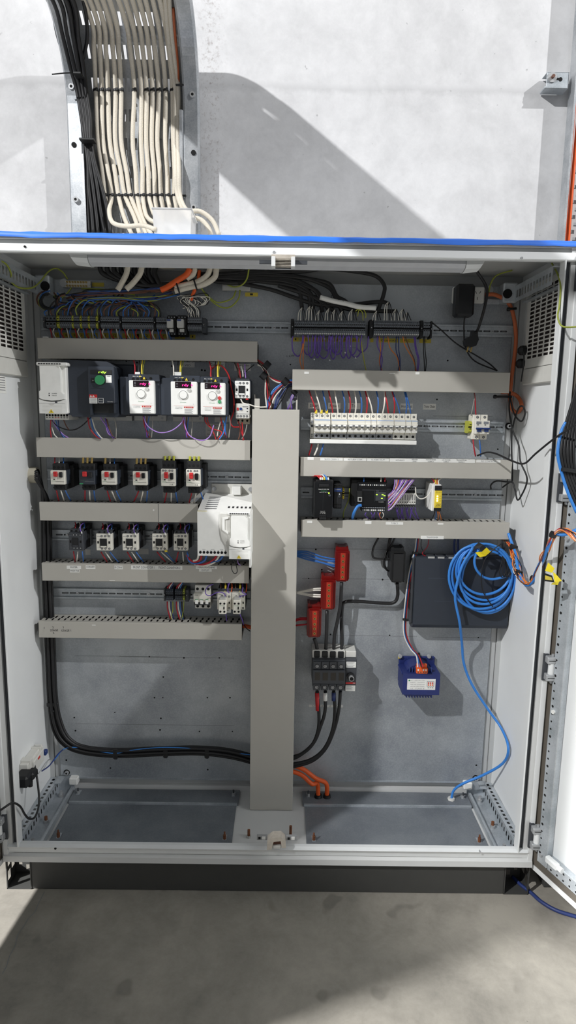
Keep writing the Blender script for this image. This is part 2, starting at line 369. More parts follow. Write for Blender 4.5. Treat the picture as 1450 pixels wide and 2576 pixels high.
f = Fr(778, 1773, 863, 1779, YP); q = MB()
for u, t in ((.14, 'L1'), (.38, 'L2'), (.62, 'L3'), (.83, 'N')): f.txt(q, t, u, .5, .7, 'ink', None, -.0012)
q.build('lettering', PLATE)
for x0, x1, y0, y1 in ((232, 262, 711, 721), (617, 649, 736, 746), (345, 352, 840, 850), (478, 492, 842, 852)): plate_label(x0, y0, x1, y1, ['1'] if x0 > 300 else [''], 'yelpaper')
for x0, x1, t in ((138, 152, '3'), (158, 175, '4'), (180, 196, '5'), (200, 212, '6'), (215, 226, '7'), (228, 246, '8'), (253, 273, '11'), (276, 300, '12'), (308, 330, '13'), (332, 350, '14'), (352, 382, '12'), (388, 394, '15'), (398, 420, '17'), (440, 466, '18')):
    plate_label(x0, 835+x0*.012, x1, 847+x0*.012, [t], 'yelpaper')
for x0, x1, t in ((736, 752, '1'), (754, 780, 'A2'), (784, 800, 'B1'), (803, 820, 'B2'), (823, 840, 'B3'), (842, 858, 'B4'), (861, 876, 'B5'), (880, 904, 'B6'), (932, 940, ''), (954, 1002, 'Outputs'), (1007, 1042, 'PLC'), (1056, 1085, 'E')):
    plate_label(x0, 849+(x0-736)*.012, x1, 859+(x0-736)*.012, [t], 'yelpaper')
# gland plates and floor rails
for x0, x1, n in ((-.70, -.112, 'L'), (.112, .70, 'R')):
    mb = MB(); mb.box(x0, x1, .268, .347, .107, .1145, 'gland'); mb.box(x0+.006, x1-.006, .05, .266, .107, .110, 'gland'); mb.box(x0+.004, x1-.004, .264, .27, .107, .117, 'zinc')
    g = mb.build('gland_plate', ENC)
    for x, y in ((x0+.03, .09), (x1-.03, .09), (x0+.02, .315), (x1-.02, .315)):
        q = MB(); q.box(x-.006, x+.006, y-.005, y+.02, .110 if y < .2 else .1145, .1122 if y < .2 else .1165, 'zinc'); q.cyl((x, y, .11), (x, y, .126), .005, 'rust' if y < .2 else 'steel', 10); q.cyl((x, y, .126), (x, y, .136), .0028, 'rust' if y < .2 else 'dkgrey', 8); q.build('stud', g)
for x, y, hh in ((-.066, .105, .02), (.068, .112, .03)):
    q = MB(); q.cyl((x, y, .107), (x, y, .114), .008, 'tin' if x < 0 else 'cab', 6); q.cyl((x, y, .114), (x, y, .114+hh), .0045, 'rust', 10); q.build('floor_stud', ENC)
for s in (-1, 1):
    mb = MB(); fn = lambda a, z: (s*a, 0, z)
    holes = [(.03+.021*i, .041+.021*i, .766, .775) for i in range(16)]
    mb.perf(.022, .384, .757, .786, holes, lambda u, v: (s*v, u, .158), 'zinc')
    mb.perf(.022, .384, .112, .158, [(.03+.021*i, .037+.021*i, .130, .146) for i in range(16)], lambda u, v: (s*.757, u, v), 'zinc')
    mb.box(s*.758, s*.786, .02, .384, .110, .114, 'hole')
    mb.box(s*.705, s*.757, .02, .384, .108, .113, 'zinc'); mb.box(s*.703, s*.711, .02, .37, .108, .128, 'zinc')
    for y, m in ((.30, 'chrome'), (.16, 'rust'), (.05, 'steel')):
        mb.cyl((s*.735, y, .113), (s*.735, y, .122), .009, 'steel', 12); mb.cyl((s*.735, y, .122), (s*.735, y, .134), .005, m, 10)
    r = mb.build('floor_rail', ENC, 'perforated galvanised rail')
    q = MB(); q.box(s*.757, s*.700, .338, .343, .113, .165, 'zinc'); q.box(s*.757, s*.735, .30, .343, .16, .164, 'zinc'); q.build('rail_bracket', r)
    q = MB(); q.box(s*.685, s*.715, .325, .352, .14, .166, 'white', .003); q.build('plate_foot', ENC, 'white plastic plate foot')
    # roof rail, dark perforated
    mb = MB(); mb.perf(.02, .30, 1.80, 1.845, [(.03+.022*i, .042+.022*i, 1.812, 1.834) for i in range(12)], lambda u, v: (s*.735, u, v), 'zinc')
    mb.box(s*.735, s*.786, .02, .30, 1.845, 1.849, 'zinc'); mb.box(s*.76, s*.786, .02, .30, 1.80, 1.804, 'zinc')
    mb.box(s*.70, s*.745, .30, .345, 1.80, 1.86, 'zinc', .004); mb.cyl((s*.712, .296, 1.826), (s*.712, .30, 1.826), .014, 'hole', 14); mb.box(s*.655, s*.70, .335, .345, 1.80, 1.815, 'zinc')
    mb.cyl((s*.665, .33, 1.842), (s*.665, .384, 1.842), .013, 'chrome', 14)
    mb.build('roof_rail', ENC)
    # fan grille in the side wall
    y0, y1, z0, z1 = .055, .29, 1.60, 1.845
    holes = []
    for c in range(5):
        for r_ in range(17):
            ya = .071+c*.0415; za = 1.628+r_*.0119
            if c == 4 and s > 0 and r_ > 30: continue
            holes.append((ya, ya+.031, za, za+.0075))
    mb = MB(); mb.perf(y0, y1, z0, z1, holes, lambda u, v: (s*.776, u, v), 'offwhite')
    for (a, b, c, d) in ((y0, y1, z0-.05, z0), ): mb.box(s*.776, s*.786, a, b, c, d, 'offwhite', .003)
    mb.box(s*.776, s*.787, y0-.004, y0, z0-.05, z1, 'offwhite'); mb.box(s*.776, s*.787, y1, y1+.004, z0-.05, z1, 'offwhite'); mb.box(s*.776, s*.787, y0, y1, z1, z1+.004, 'offwhite')
    v = mb.build('fan_grille', ENC, 'pale louvred fan grille')
    q = MB(); q.quad((s*.784, y0, z0), (s*.784, y1, z0), (s*.784, y1, z1), (s*.784, y0, z1), 'fan'); q.build('filter_mat', v)
# hinges
HG = [(1440, 690, -1), (1386, 1228, 1), (1353, 1681, 1), (1321, 2107, 1), (6, 1660, 1), (28, 2086, 1), (-22, 1225, 1)]
for px, py, _ in HG:
    p = U(px, py, -.02); x, z = p[0], p[2]
    x = math.copysign(.803, x)
    mb = MB()
    for dz in (-.036, .016):
        mb.box(x-.016, x+.014, -.03, -.006, z+dz, z+dz+.02, 'steel', .002); mb.box(x-.012, x+.01, -.031, -.03, z+dz+.009, z+dz+.0105, 'hole')
    mb.box(x-.02 if x > 0 else x+.006, x-.006 if x > 0 else x+.02, -.012, -.006, z-.04, z+.04, 'dkgrey')
    mb.cyl((x+.002, -.02, z-.044), (x+.002, -.02, z-.036), .004, 'steel', 10); mb.cyl((x+.002, -.02, z+.036), (x+.002, -.02, z+.043), .004, 'steel', 10)
    h = mb.build('hinge', ENC); q = MB(); q.cyl((x, -.02, z-.016), (x, -.02, z+.016), .009, 'cabwhite', 16); q.build('hinge_pin', h)
# latch keepers
f = Fr(683, 645, 743, 670, -.03); mb = MB(); f.box(mb, 0, 0, .17, 1, 0, .03, 'cabwhite', .001); f.box(mb, .83, 0, 1, 1, 0, .03, 'cabwhite', .001); f.box(mb, 0, -.25, 1, .22, .004, .03, 'dirtywhite', .001)
for i in range(6): f.box(mb, .17, .24+.13*i, .83, .29+.13*i, .004+.002*i, .02, 'dirtywhite')
f.box(mb, .17, .2, .83, 1, .02, .03, 'dkgrey'); mb.box(f.x0-.032, f.x1+.032, -.002, .004, f.z1-.012, f.z1-.003, 'dkgrey'); mb.build('latch_keeper', ENC)
f = Fr(672, 2106, 720, 2140, -.03); mb = MB(); f.poly(mb, [(0, .95), (.02, .35), (.3, .05), (.72, .02), (.95, .3), (1, .8), (.78, .8), (.72, .3), (.35, .35), (.24, .95)], 0, .03, 'dirtywhite')
f.box(mb, .28, .35, .75, .72, .012, .03, 'brown'); f.box(mb, .3, .72, .75, .95, .004, .03, 'offwhite', .002)
for u0, u1 in ((-.55, 0), (1, 1.6)):
    f.box(mb, u0, .28, u1, .62, .024, .03, 'steel'); f.box(mb, u0+.28, .36, u0+.46, .55, .022, .024, 'paper'); f.box(mb, u0+.08, .4, u0+.2, .55, .022, .024, 'hole')
mb.build('latch_keeper', ENC)
# doors, hung on the outer edges and swung out
def door(sx, ang, name_label):
    a = math.radians(ang); d = (sx*-cos(a), -sin(a)); n = (-sx*sin(a), cos(a)) if False else (sx*-sin(a), -abs(cos(a)))
    h = (sx*.806, -.008)
    def T(mb):
        mb.v = [(h[0]+v[0]*d[0]+v[1]*n[0], h[1]+v[0]*d[1]+v[1]*n[1], v[2]) for v in mb.v]; return mb
    W_ = .785
    mb = MB(); mb.box(-.02, W_, -.022, -.018, .094, 1.9, 'cabwhite')
    mb.box(-.022, -.008, -.022, .0, .092, 1.9, 'cabwhite'); mb.box(W_-.012, W_, -.022, .0, .092, 1.9, 'cabwhite'); mb.box(-.02, W_, -.022, .0, .092, .108, 'cabwhite'); mb.box(-.02, W_, -.022, .0, 1.885, 1.9, 'cabwhite')
    dr = T(mb).build('door', ENC, name_label)
    mb = MB(); mb.box(-.008, .013, -.018, -.002, .108, 1.885, 'gasket'); mb.box(W_-.034, W_-.012, -.018, -.002, .108, 1.885, 'gasket'); mb.box(.013, W_-.034, -.018, -.002, .108, .13, 'gasket'); mb.box(.013, W_-.034, -.018, -.002, 1.863, 1.885, 'gasket')
    T(mb).build('gasket', dr, 'dark foam door seal')
    mb = MB()
    for s0, s1 in ((.014, .052), (W_-.075, W_-.036)):
        mb.box(s0, s1, -.018, .004, .135, 1.858, 'zinc', .002)
        k = 0; z = .17
        while z < 1.84:
            mb.cyl((s0+.01, .0042, z), (s0+.01, .003, z), .0042 if k % 4 == 0 else .003, 'hole', 8); k += 1; z += .0232
    for z0 in (.135, 1.815):
        mb.box(.054, W_-.077, -.018, .004, z0, z0+.04, 'zinc', .002)
        s_ = .07
        while s_ < W_-.09:
            mb.cyl((s_, .0042, z0+.01), (s_, .003, z0+.01), .0032, 'hole', 8); mb.cyl((s_, .0042, z0+.03), (s_, .003, z0+.03), .0032, 'hole', 8); s_ += .023
    mb.cyl((.03, .004, .165), (.03, .009, .165), .006, 'steel', 10); mb.cyl((.03, .004, .62), (.03, .009, .62), .006, 'white', 10); mb.cyl((.028, .004, 1.125), (.028, .012, 1.125), .006, 'steel', 10)
    T(mb).build('stiffener_rail', dr, 'galvanised perforated stiffener')
    if sx > 0:
        mb = MB(); mb.box(.055, .10, .0, .018, .165, .186, 'cabwhite', .004); mb.cyl((.10, .009, .176), (.115, .009, .176), .008, 'cabwhite', 12); T(mb).build('door_stay', dr)
    return T
TR = door(1, 111.7, 'right door swung open, white inner face')
TL = door(-1, 95., 'left door swung open past the frame')
# rating label stuck to the left side wall
q = MB(); a = UX(0, 945, -.7865); b = UX(16, 990, -.7865)
q.box(-.7869, -.786, a[1]-.01, b[1], b[2], a[2], 'paper'); 
for i in range(6): q.box(-.7862, -.7858, a[1]-.008, b[1]-.006, a[2]-.006-.007*i, a[2]-.004-.007*i, 'inkgrey' if i else 'ink')
q.build('rating_label', ENC, 'white printed label')
# plinth
PL = thing('plinth', 'dark grey steel plinth carrying the cabinet, holed at the corners', 'plinth', (0, .19, 0))
mb = MB(); mb.box(-.724, .724, .002, .008, .001, .099, 'plinth', .001); mb.build('front_panel', PL)
mb = MB(); mb.box(-.72, .72, .37, .376, .001, .099, 'plinth'); mb.build('rear_panel', PL)
for s in (-1, 1):
    mb = MB(); hs = [(.733, .742, .02, .045), (.748, .772, .052, .074), (.752, .768, .012, .03), (.78, .79, .03, .05), (.778, .79, .064, .088), (.734, .744, .062, .084)]
    mb.perf(.724, .8, .001, .099, hs, lambda u, v: (s*u, .07, v), 'plinth'); mb.perf(.0, .07, .001, .099, [(.012, .03, .02, .05), (.04, .06, .04, .07), (.015, .03, .065, .085)], lambda u, v: (s*.8, u, v), 'plinth')
    mb.perf(.0, .07, .001, .099, [(.02, .05, .03, .07)], lambda u, v: (s*.726, u, v), 'plinth')
    mb.box(s*.724, s*.8, .0, .07, .096, .099, 'plinth'); mb.box(s*.724, s*.8, .0, .07, .001, .003, 'plinth'); mb.box(s*.724, s*.727, .0, .004, .001, .099, 'plinth'); mb.box(s*.797, s*.8, .0, .004, .001, .099, 'plinth')
    mb.build('corner_piece', PL)
mb = MB(); mb.box(.86, 1.7, .03, .09, .001, .099, 'plinth', .002); mb.box(.86, 1.7, .02, .4, .1, .104, 'cab'); tag(mb.build('neighbouring_plinth'), 'grey plinth end seen under the open right door', 'plinth')
# blue tape along the top edge
mb = MB(); random.seed(5); xs = [-.81+.03*i for i in range(56)]; vs = []
for i, x in enumerate(xs):
    w = .0012*sin(i*.7)+random.uniform(-.0008, .0008)
    vs += [(x, -.0105+w*.5, 1.8905+w+(.002 if i % 17 == 0 else 0)), (x, -.0115, 1.900+w), (x, -.004, 1.9045+abs(w)), (x, .02, 1.9045)]
mb.add(vs, [(4*i+k, 4*i+4+k, 4*i+5+k, 4*i+1+k) for i in range(len(xs)-1) for k in range(3)], 'tape', True)
tag(mb.build('masking_tape'), 'bright blue tape stuck along the cabinet top edge', 'tape')
# lamp under the cabinet roof
Y0 = .055
LT = thing('enclosure_light', 'long strip light with white end caps under the cabinet roof', 'light', (0, Y0+.03, 1.80))
za = U(725, 640, Y0)[2]; zb = U(725, 669, Y0)[2]
xa, xb = U(222, 655, Y0)[0], U(1172, 670, Y0)[0]
prof = [(Y0-.002, za+.02), (Y0-.004, zb+.012), (Y0+.006, zb+.002), (Y0+.03, zb-.004), (Y0+.055, zb+.002), (Y0+.06, za+.02)]
mb = MB(); mb.prism(prof, 0, xa, xb, 'lens'); mb.build('diffuser', LT)
for x0, x1, s in ((xa-.066, xa-.001, -1), (xb+.001, xb+.066, 1)):
    mb = MB(); P2 = [(y+(.0015 if y > Y0+.03 else -.0015), z-.002 if z < za else z) for y, z in prof]; 
    n = len(P2); ca = sum(p[0] for p in P2)/n; cz = max(p[1] for p in P2)
    A = [(x1 if s < 0 else x0, p[0], p[1]) for p in P2]; B = [((x0+.012*(cz-p[1])/.05*2) if s < 0 else (x1-.012*(cz-p[1])/.05*2), ca+(p[0]-ca)*.8, cz+(p[1]-cz)*.92) for p in P2]
    mb.add(A+B, [tuple(range(n)), tuple(range(2*n-1, n-1, -1))]+[(i, (i+1) % n, n+(i+1) % n, n+i) for i in range(n)], 'cabwhite'); mb.build('end_cap', LT)
# ---------------------------------------------------------------- rails and wiring ducts
def rail(x0, x1, yc, label, slots, screws=()):
    xm = (x0+x1)/2; X0 = U(x0, yc, YP)[0]; X1 = U(x1, yc, YP)[0]; z = U(xm, yc, YP)[2]
    t = thing('din_rail', label, 'rail', ((X0+X1)/2, YP-.004, z-.0175), 'mounting rails on the backplate')
    mb = MB(); mb.box(X0, X1, YP-.0022, YP-.0008, z-.0125, z+.0125, 'zinc')
    for s in (-1, 1):
        mb.box(X0, X1, YP-.0085, YP-.0012, z+s*.0125-.0006, z+s*.0125+.0006, 'zinc'); mb.box(X0, X1, YP-.0088, YP-.0076, z+s*.0125, z+s*.0178, 'zinc', .0004)
    for (a, b) in slots:
        x = U(a, yc, YP)[0]; xe = U(b, yc, YP)[0]
        while x < xe:
            mb.box(x-.009, x+.009, YP-.0025, YP-.0022, z-.0026, z+.0026, 'slotgrey'); mb.cyl((x-.009, YP-.0025, z), (x-.009, YP-.0022, z), .0026, 'slotgrey', 10); mb.cyl((x+.009, YP-.0025, z), (x+.009, YP-.0022, z), .0026, 'slotgrey', 10); x += .0265
    mb.build('rail_strip', t)
    for a in screws:
        x = U(a, yc, YP)[0]; q = MB(); q.cyl((x, YP-.006, z), (x, YP-.0022, z), .0042, 'chrome', 12); q.box(x-.003, x+.003, YP-.0063, YP-.006, z-.0005, z+.0005, 'hole'); q.build('rail_screw', t)
    return z
rail(107, 1291, 825, 'long topmost rail with the terminal strips clipped on', [(528, 735), (1100, 1280)], (691, 1239))
rail(121, 636, 1197, 'rail holding the row of red-button motor starters', [(185, 200), (310, 335), (382, 400), (452, 468), (518, 634)], (182, 325, 383, 572))
rail(107, 500, 1347, 'rail holding the row of square white contactors', [(150, 176), (228, 242), (290, 308), (372, 384), (480, 495)], (170, 381))
rail(130, 630, 1494, 'lowest rail, mostly bare, below the row of contactors', [(165, 410), (476, 486), (536, 546)], (196, 376))
rail(757, 1265, 1071, 'rail holding the long bank of white circuit breakers', [(1054, 1180), (1236, 1262)], ())
rail(757, 1262, 1242, 'rail holding the black power supply and controller', [(770, 788), (872, 885), (1055, 1082), (1118, 1262)], (1196,))
def duct(x0, x1, yt, yb, label, group='slotted wiring ducts'):
    f = Fr(x0, yt, x1, yb, YD)
    t = thing('wiring_duct', label, 'wiring duct', ((f.x0+f.x1)/2, (YD+YP)/2, f.z0), group)
    mb = MB(); mb.box(f.x0, f.x1, YD-.002, YD+.002, f.z0, f.z1, 'duct', .0012)
    for z in (f.z0, f.z1): mb.box(f.x0, f.x1, YD, YD+.012, z-.0012 if z == f.z1 else z, z if z == f.z1 else z+.0012, 'duct')
    mb.build('cover', t)
    mb = MB(); holes = []; x = f.x0+.012
    while x < f.x1-.014:
        holes += [(x, x+.006, YD+.014, YD+.042), (x+.0035, x+.0095, YD+.046, YD+.068)]; x += .0205
    for z in (f.z0+.003, f.z1-.0035): mb.perf(f.x0, f.x1, YD+.004, YP-.001, holes, lambda u, v, z=z: (u, v, z), 'duct')
    mb.box(f.x0, f.x1, YP-.002, YP-.0006, f.z0+.003, f.z1-.0035, 'ductin')
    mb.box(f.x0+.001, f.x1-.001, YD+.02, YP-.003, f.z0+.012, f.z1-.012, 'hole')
    mb.build('slotted_base', t)
    return t, f
def stick(t, x0, y0, x1, y1, txt, m='paper', ink='ink', w=.86, h=.55, Y=YD-.002, name='label_strip'):
    f = Fr(x0, y0, x1, y1, Y); q = MB(); f.box(q, 0, 0, 1, 1, -.0006, 0, m)
    tx = txt if isinstance(txt, list) else [txt]
    for i, s in enumerate(tx):
        if s: f.txt(q, s, .5, (i+.5)/len(tx), h/len(tx), ink, w, -.0008)
    return q.build(name, t)
dL1, f1 = duct(95, 648, 854, 906, 'topmost left wiring duct, above the drives')
dL2, f2 = duct(92, 630, 1104, 1154, 'wiring duct between the drives and the motor starters')
dL3, f3 = duct(100, 499, 1266, 1312, 'shorter wiring duct between motor starters and white contactors')
dL4, f4 = duct(106, 627, 1420, 1464, 'wiring duct marked FRONT CONVEYOR below the white contactors')
dL5, f5 = duct(98, 609, 1566, 1607, 'lowest left wiring duct with handwritten numbers on it')
dR1, g1 = duct(736, 1283, 933, 985, 'wiring duct above the bank of circuit breakers')
dR2, g2 = duct(756, 1288, 1154, 1202, 'wiring duct with a long white label row below the circuit breakers')
dR3, g3 = duct(758, 1282, 1311, 1354, 'lowest right wiring duct, marked TRANSFORMER')
# joint in the third duct cover, small marks
q = MB(); x = U(399, 1290, YD)[0]; q.box(x-.0006, x+.0006, YD-.0023, YD-.002, f3.z0, f3.z1, 'dkgrey'); p = U(387, 1283, YD); q.cyl((p[0], YD-.0026, p[2]), (p[0], YD-.002, p[2]), .0025, 'white', 10); q.build('cover_joint', dL3)
stick(dL4, 168, 1423, 204, 1431, 'SLICER', w=.5); stick(dL4, 176, 1432, 200, 1440, 'WASH TUB', w=.9); stick(dL4, 216, 1422, 240, 1431, 'CONVEY'); stick(dL4, 288, 1423, 309, 1432, 'R CONV', w=.9)
stick(dL4, 330, 1423, 459, 1433, 'FRONT CONVEYOR 1      FRONT CONVEYOR 2', w=.92, h=.6); stick(dL4, 493, 1424, 546, 1431, 'MAIN MACHINE', w=.8, h=.62); stick(dL4, 501, 1431, 533, 1438, 'OUTLET', w=.6, h=.62)
for x0, x1, t in ((806, 863, 'SLICE CONV S'), (865, 922, 'RETURN COM'), (924, 979, 'SLICER OUT'), (981, 1196, ''), (1199, 1260, 'PLC CONTROLS')):
    stick(dR2, x0, 1152+(x0-806)*.013, x1, 1159+(x0-806)*.013+(2 if x1-x0 > 100 else 0), t, w=.62, ink='inkgrey')
q = MB(); f = Fr(981, 1154, 1196, 1164, YD-.002)
for u, t, w_ in ((.12, ['RETURN 2'], .1), (.29, ['HEATER', '& FAN'], .07), (.48, ['TRANSFORMER', 'SUPPLY'], .12), (.66, ['24V POWER', 'SUPPLY'], .1), (.84, ['TRANSFORMER', 'SUPPLY'], .12)):
    for i, s in enumerate(t): f.txt(q, s, u, .5 if len(t) == 1 else .28+.46*i, .3, 'inkgrey', w_*(1 if i == 0 else .6), -.0012)
q.build('lettering', dR2)
stick(dR2, 774, 1150, 790, 1157, '', 'white'); stick(dR3, 971, 1313, 1015, 1320, 'T-MECS', ink='inkgrey', w=.4); stick(dR3, 1059, 1348, 1117, 1356, 'TRANSFORMER', ink='inkgrey', w=.5)
stick(dR3, 773, 1310, 786, 1316, '', 'white'); stick(dR3, 919, 1311, 935, 1318, '', 'white'); stick(dR3, 1102, 1316, 1116, 1320, '', 'white')
stick(dR1, 766, 935, 778, 941, '', 'white'); stick(dR1, 1046, 936, 1056, 942, '', 'white')
q = MB(); f = Fr(98, 1566, 609, 1607, YD-.002)
for px, py, t, h in ((112, 1579, '1', .13), (134, 1578, '2', .12), (160, 1578, '3', .12), (137, 1585, 'STAGE', .13), (168, 1586, 'STAGE 1', .13), (136, 1592, '2.', .12)):
    p = U(px, py, YD); q.text(t, p[0], YD-.0024, p[2], h*f.h, 'ink', None if len(t) < 3 else (.026 if len(t) == 5 else .032), .05)
q.build('pen_marks', dL5)
for t, x0, y0, n in ((dL1, 108, 846, 3), (dL5, 232, 1570, 2), (dL4, 276, 1458, 3), (dR1, 980, 937, 3)):
    random.seed(n+x0); q = MB(); p = U(x0, y0, YD)
    q.box(p[0], p[0]+.006*n, YD-.0023, YD-.002, p[2]-.0035, p[2]-.0015, 'white'); q.build('glue_residue', t)
# vertical trunk in the middle
TK = thing('vertical_wiring_duct', 'tall wide vertical wiring duct down the cabinet middle', 'wiring duct', (0, .29, .108), 'slotted wiring ducts')
zt = U(696, 1030, .245)[2]
mb = MB(); mb.box(-.0705, .0755, .243, .248, .109, zt, 'duct', .0012); mb.box(-.0705, -.069, .245, .262, .109, zt, 'duct'); mb.box(.074, .0755, .245, .262, .109, zt, 'duct'); mb.build('cover', TK)
mb = MB()
for x in (-.064, .069):
    mb.perf(.252, YP-.001, .109, zt+.045, [(.266, .33, z_, z_+.007) for z_ in [.13+.02*i for i in range(68)] if z_+.007 < zt-.005], lambda u, v, x=x: (x, u, v), 'duct')
mb.box(-.064, .069, YP-.003, YP-.0008, .109, zt-.002, 'ductin'); mb.box(-.064, -.048, .25, .252, zt-.002, zt+.032, 'duct'); mb.box(.064, .069, .25, .254, zt-.002, zt+.03, 'duct')
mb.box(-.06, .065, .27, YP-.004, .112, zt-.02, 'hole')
mb.build('slotted_base', TK)
# ---------------------------------------------------------------- gear on the left
def tri(mb, f, u, v, su, sv, m='yellow', a=-.0012):
    f.poly(mb, [(u-su, v+sv), (u+su, v+sv), (u, v-sv)], a, 0, m); f.poly(mb, [(u-su*.12, v+sv*.7), (u+su*.3, v-sv*.05), (u, v), (u+su*.15, v-sv*.5), (u-su*.3, v+.1*sv), (u, v+.1*sv)], a-.0003, a, 'ink')
# 1 white drive, top left
def white_cover(t, f, deep, lip=1.12):
    """clip-on front of the two white drives: recessed grip sides, status lamps, ribbed terminal cover"""
    mb = MB(); f.box(mb, -.02, .02, 1.02, .98, .012, deep, 'white', .003); f.box(mb, -.06, -.02, lip, .045, -.002, deep, 'white', .002)
    for i in range(9): f.box(mb, .02+.1*i, .0, .09+.1*i, .02, -.003, 0, 'ink')
    mb.build('housing', t)
    mb = MB(); f.poly(mb, [(.09, .05), (.82, .05), (.86, .1), (.86, .55), (.96, .6), (.96, .69), (.8, .715), (.5, .725), (.2, .71), (.03, .68), (.03, .55), (.09, .52)], -.006, .014, 'white'); f.poly(mb, [(.72, .05), (.84, .05), (.84, .1)], -.0066, -.006, 'offwhite')
    f.txt(mb, 'POWER', .62, .585, .018, 'ink', .2, -.0066); f.txt(mb, 'FAULT', .62, .625, .018, 'ink', .19, -.0066)
    f.cyl(mb, .42, .585, .0018, -.0067, -.006, 'inkgrey', 10); f.cyl(mb, .42, .625, .0018, -.0067, -.006, 'ink', 10); mb.build('front_cover', t)
    mb = MB(); f.poly(mb, [(.0, .70), (.2, .735), (.5, .75), (.8, .738), (1., .70), (1., .98), (.0, .98)], -.004, .014, 'white'); f.box(mb, 0, .775, 1, .779, -.0043, -.004, 'inkgrey')
    f.box(mb, .62, .735, .71, .77, -.0045, -.003, 'dkgrey')
    for i in range(6): f.box(mb, .12, .81+.027*i, .88, .815+.027*i, -.0044, -.004, 'offwhite')
    f.poly(mb, [(.36, .785), (.62, .785), (.5, .82)], -.0048, -.004, 'offwhite'); tri(mb, f, .46, .93, .1, .036, a=-.005); mb.build('terminal_cover', t)
f = Fr(98, 914, 163, 1043, .192)
t = thing('motor_drive', 'tall white drive at the left end, lamps marked POWER and FAULT', 'motor drive', f.base(YP)); white_cover(t, f, .15)
g = Fr(114, 1040, 173, 1056, .235); mb = MB(); g.box(mb, 0, 0, 1, 1, 0, .1, 'offwhite', .001)
for i in range(8): g.hole(mb, .07+.123*i, .3, .0035); g.box(mb, .04+.123*i, .62, .1+.123*i, .72, -.0006, 0, 'inkred' if i in (3, 4) else 'ink')
mb.build('terminal_row', t)
# 2 large dark drive
f = Fr(222, 922, 288, 1020, .195); b = Fr(163, 906, 297, 1049, .222)
t = thing('motor_drive', 'large dark slate drive with a round green knob', 'motor drive', b.base(YP))
mb = MB(); b.poly(mb, [(.02, .0), (.8, .02), (.88, .06), (.98, .12), (1., .96), (.97, 1.), (.12, 1.), (.1, .97), (.0, .96)], 0, .115, 'slate'); mb.box(b.x0+.02, b.x1+.03, .30, YP-.001, b.z0+.02, b.z1-.006, 'slatelt', .003); mb.build('housing', t)
mb = MB(); f.box(mb, 0, 0, 1, .94, 0, .028, 'slate', .002); f.box(mb, .0, .94, .08, 1.25, .01, .028, 'slate'); f.box(mb, .92, .94, 1, 1.2, .01, .028, 'slate'); f.box(mb, .08, .94, .92, 1.2, .022, .03, 'black')
f.box(mb, .1, .09, .92, .2, -.001, 0, 'black'); f.box(mb, .1, .56, .6, .565, -.0005, 0, 'black'); f.box(mb, .12, .3, .28, .42, -.0012, 0, 'black', .001); f.txt(mb, 'ESC', .2, .36, .02, 'paper', .06, -.0016)
f.box(mb, .68, .22, .9, .41, -.0006, 0, 'paper', 0); f.box(mb, .72, .235, .86, .25, -.001, 0, 'inkgrey')
f.box(mb, .03, .72, .33, .8, -.0006, 0, 'red'); tri(mb, f, .09, .76, .045, .026, 'paper'); tri(mb, f, .19, .76, .045, .026, 'paper'); f.box(mb, .03, .8, .33, .95, -.0006, 0, 'paper')
for i in range(6): f.box(mb, .06, .815+.022*i, .3, .822+.022*i, -.0009, -.0005, 'inkgrey')
f.box(mb, .37, .81, .57, .94, -.0007, 0, 'paper', 0); f.box(mb, .385, .82, .555, .93, -.0009, -.0005, 'slate'); f.txt(mb, 'Altivar', .47, .875, .025, 'paper', .14, -.0011)
f.txt(mb, 'Schneider', .83, .90, .03, 'paper', .22, -.001); mb.build('front_panel', t)
mb = MB(); f.txt(mb, 'rdy', .56, .145, .055, 'ledg', .3, -.0016); mb.build('display', t, 'green rdy readout')
mb = MB(); f.cyl(mb, .465, .345, .0142, -.008, 0, 'green', 24); f.cyl(mb, .465, .345, .0165, -.001, 0, 'black', 24); mb.build('knob', t, 'green jog knob')
mb = MB(); mb.box(b.x0+.04, b.x1+.015, .325, YP-.001, b.z0-.012, b.z0+.004, 'tin')
for i in range(3): mb.cyl((b.x0+.05+.035*i, .324, b.z0-.006), (b.x0+.05+.035*i, .325, b.z0-.006), .004, 'steel', 10)
mb.build('base_plate', t)
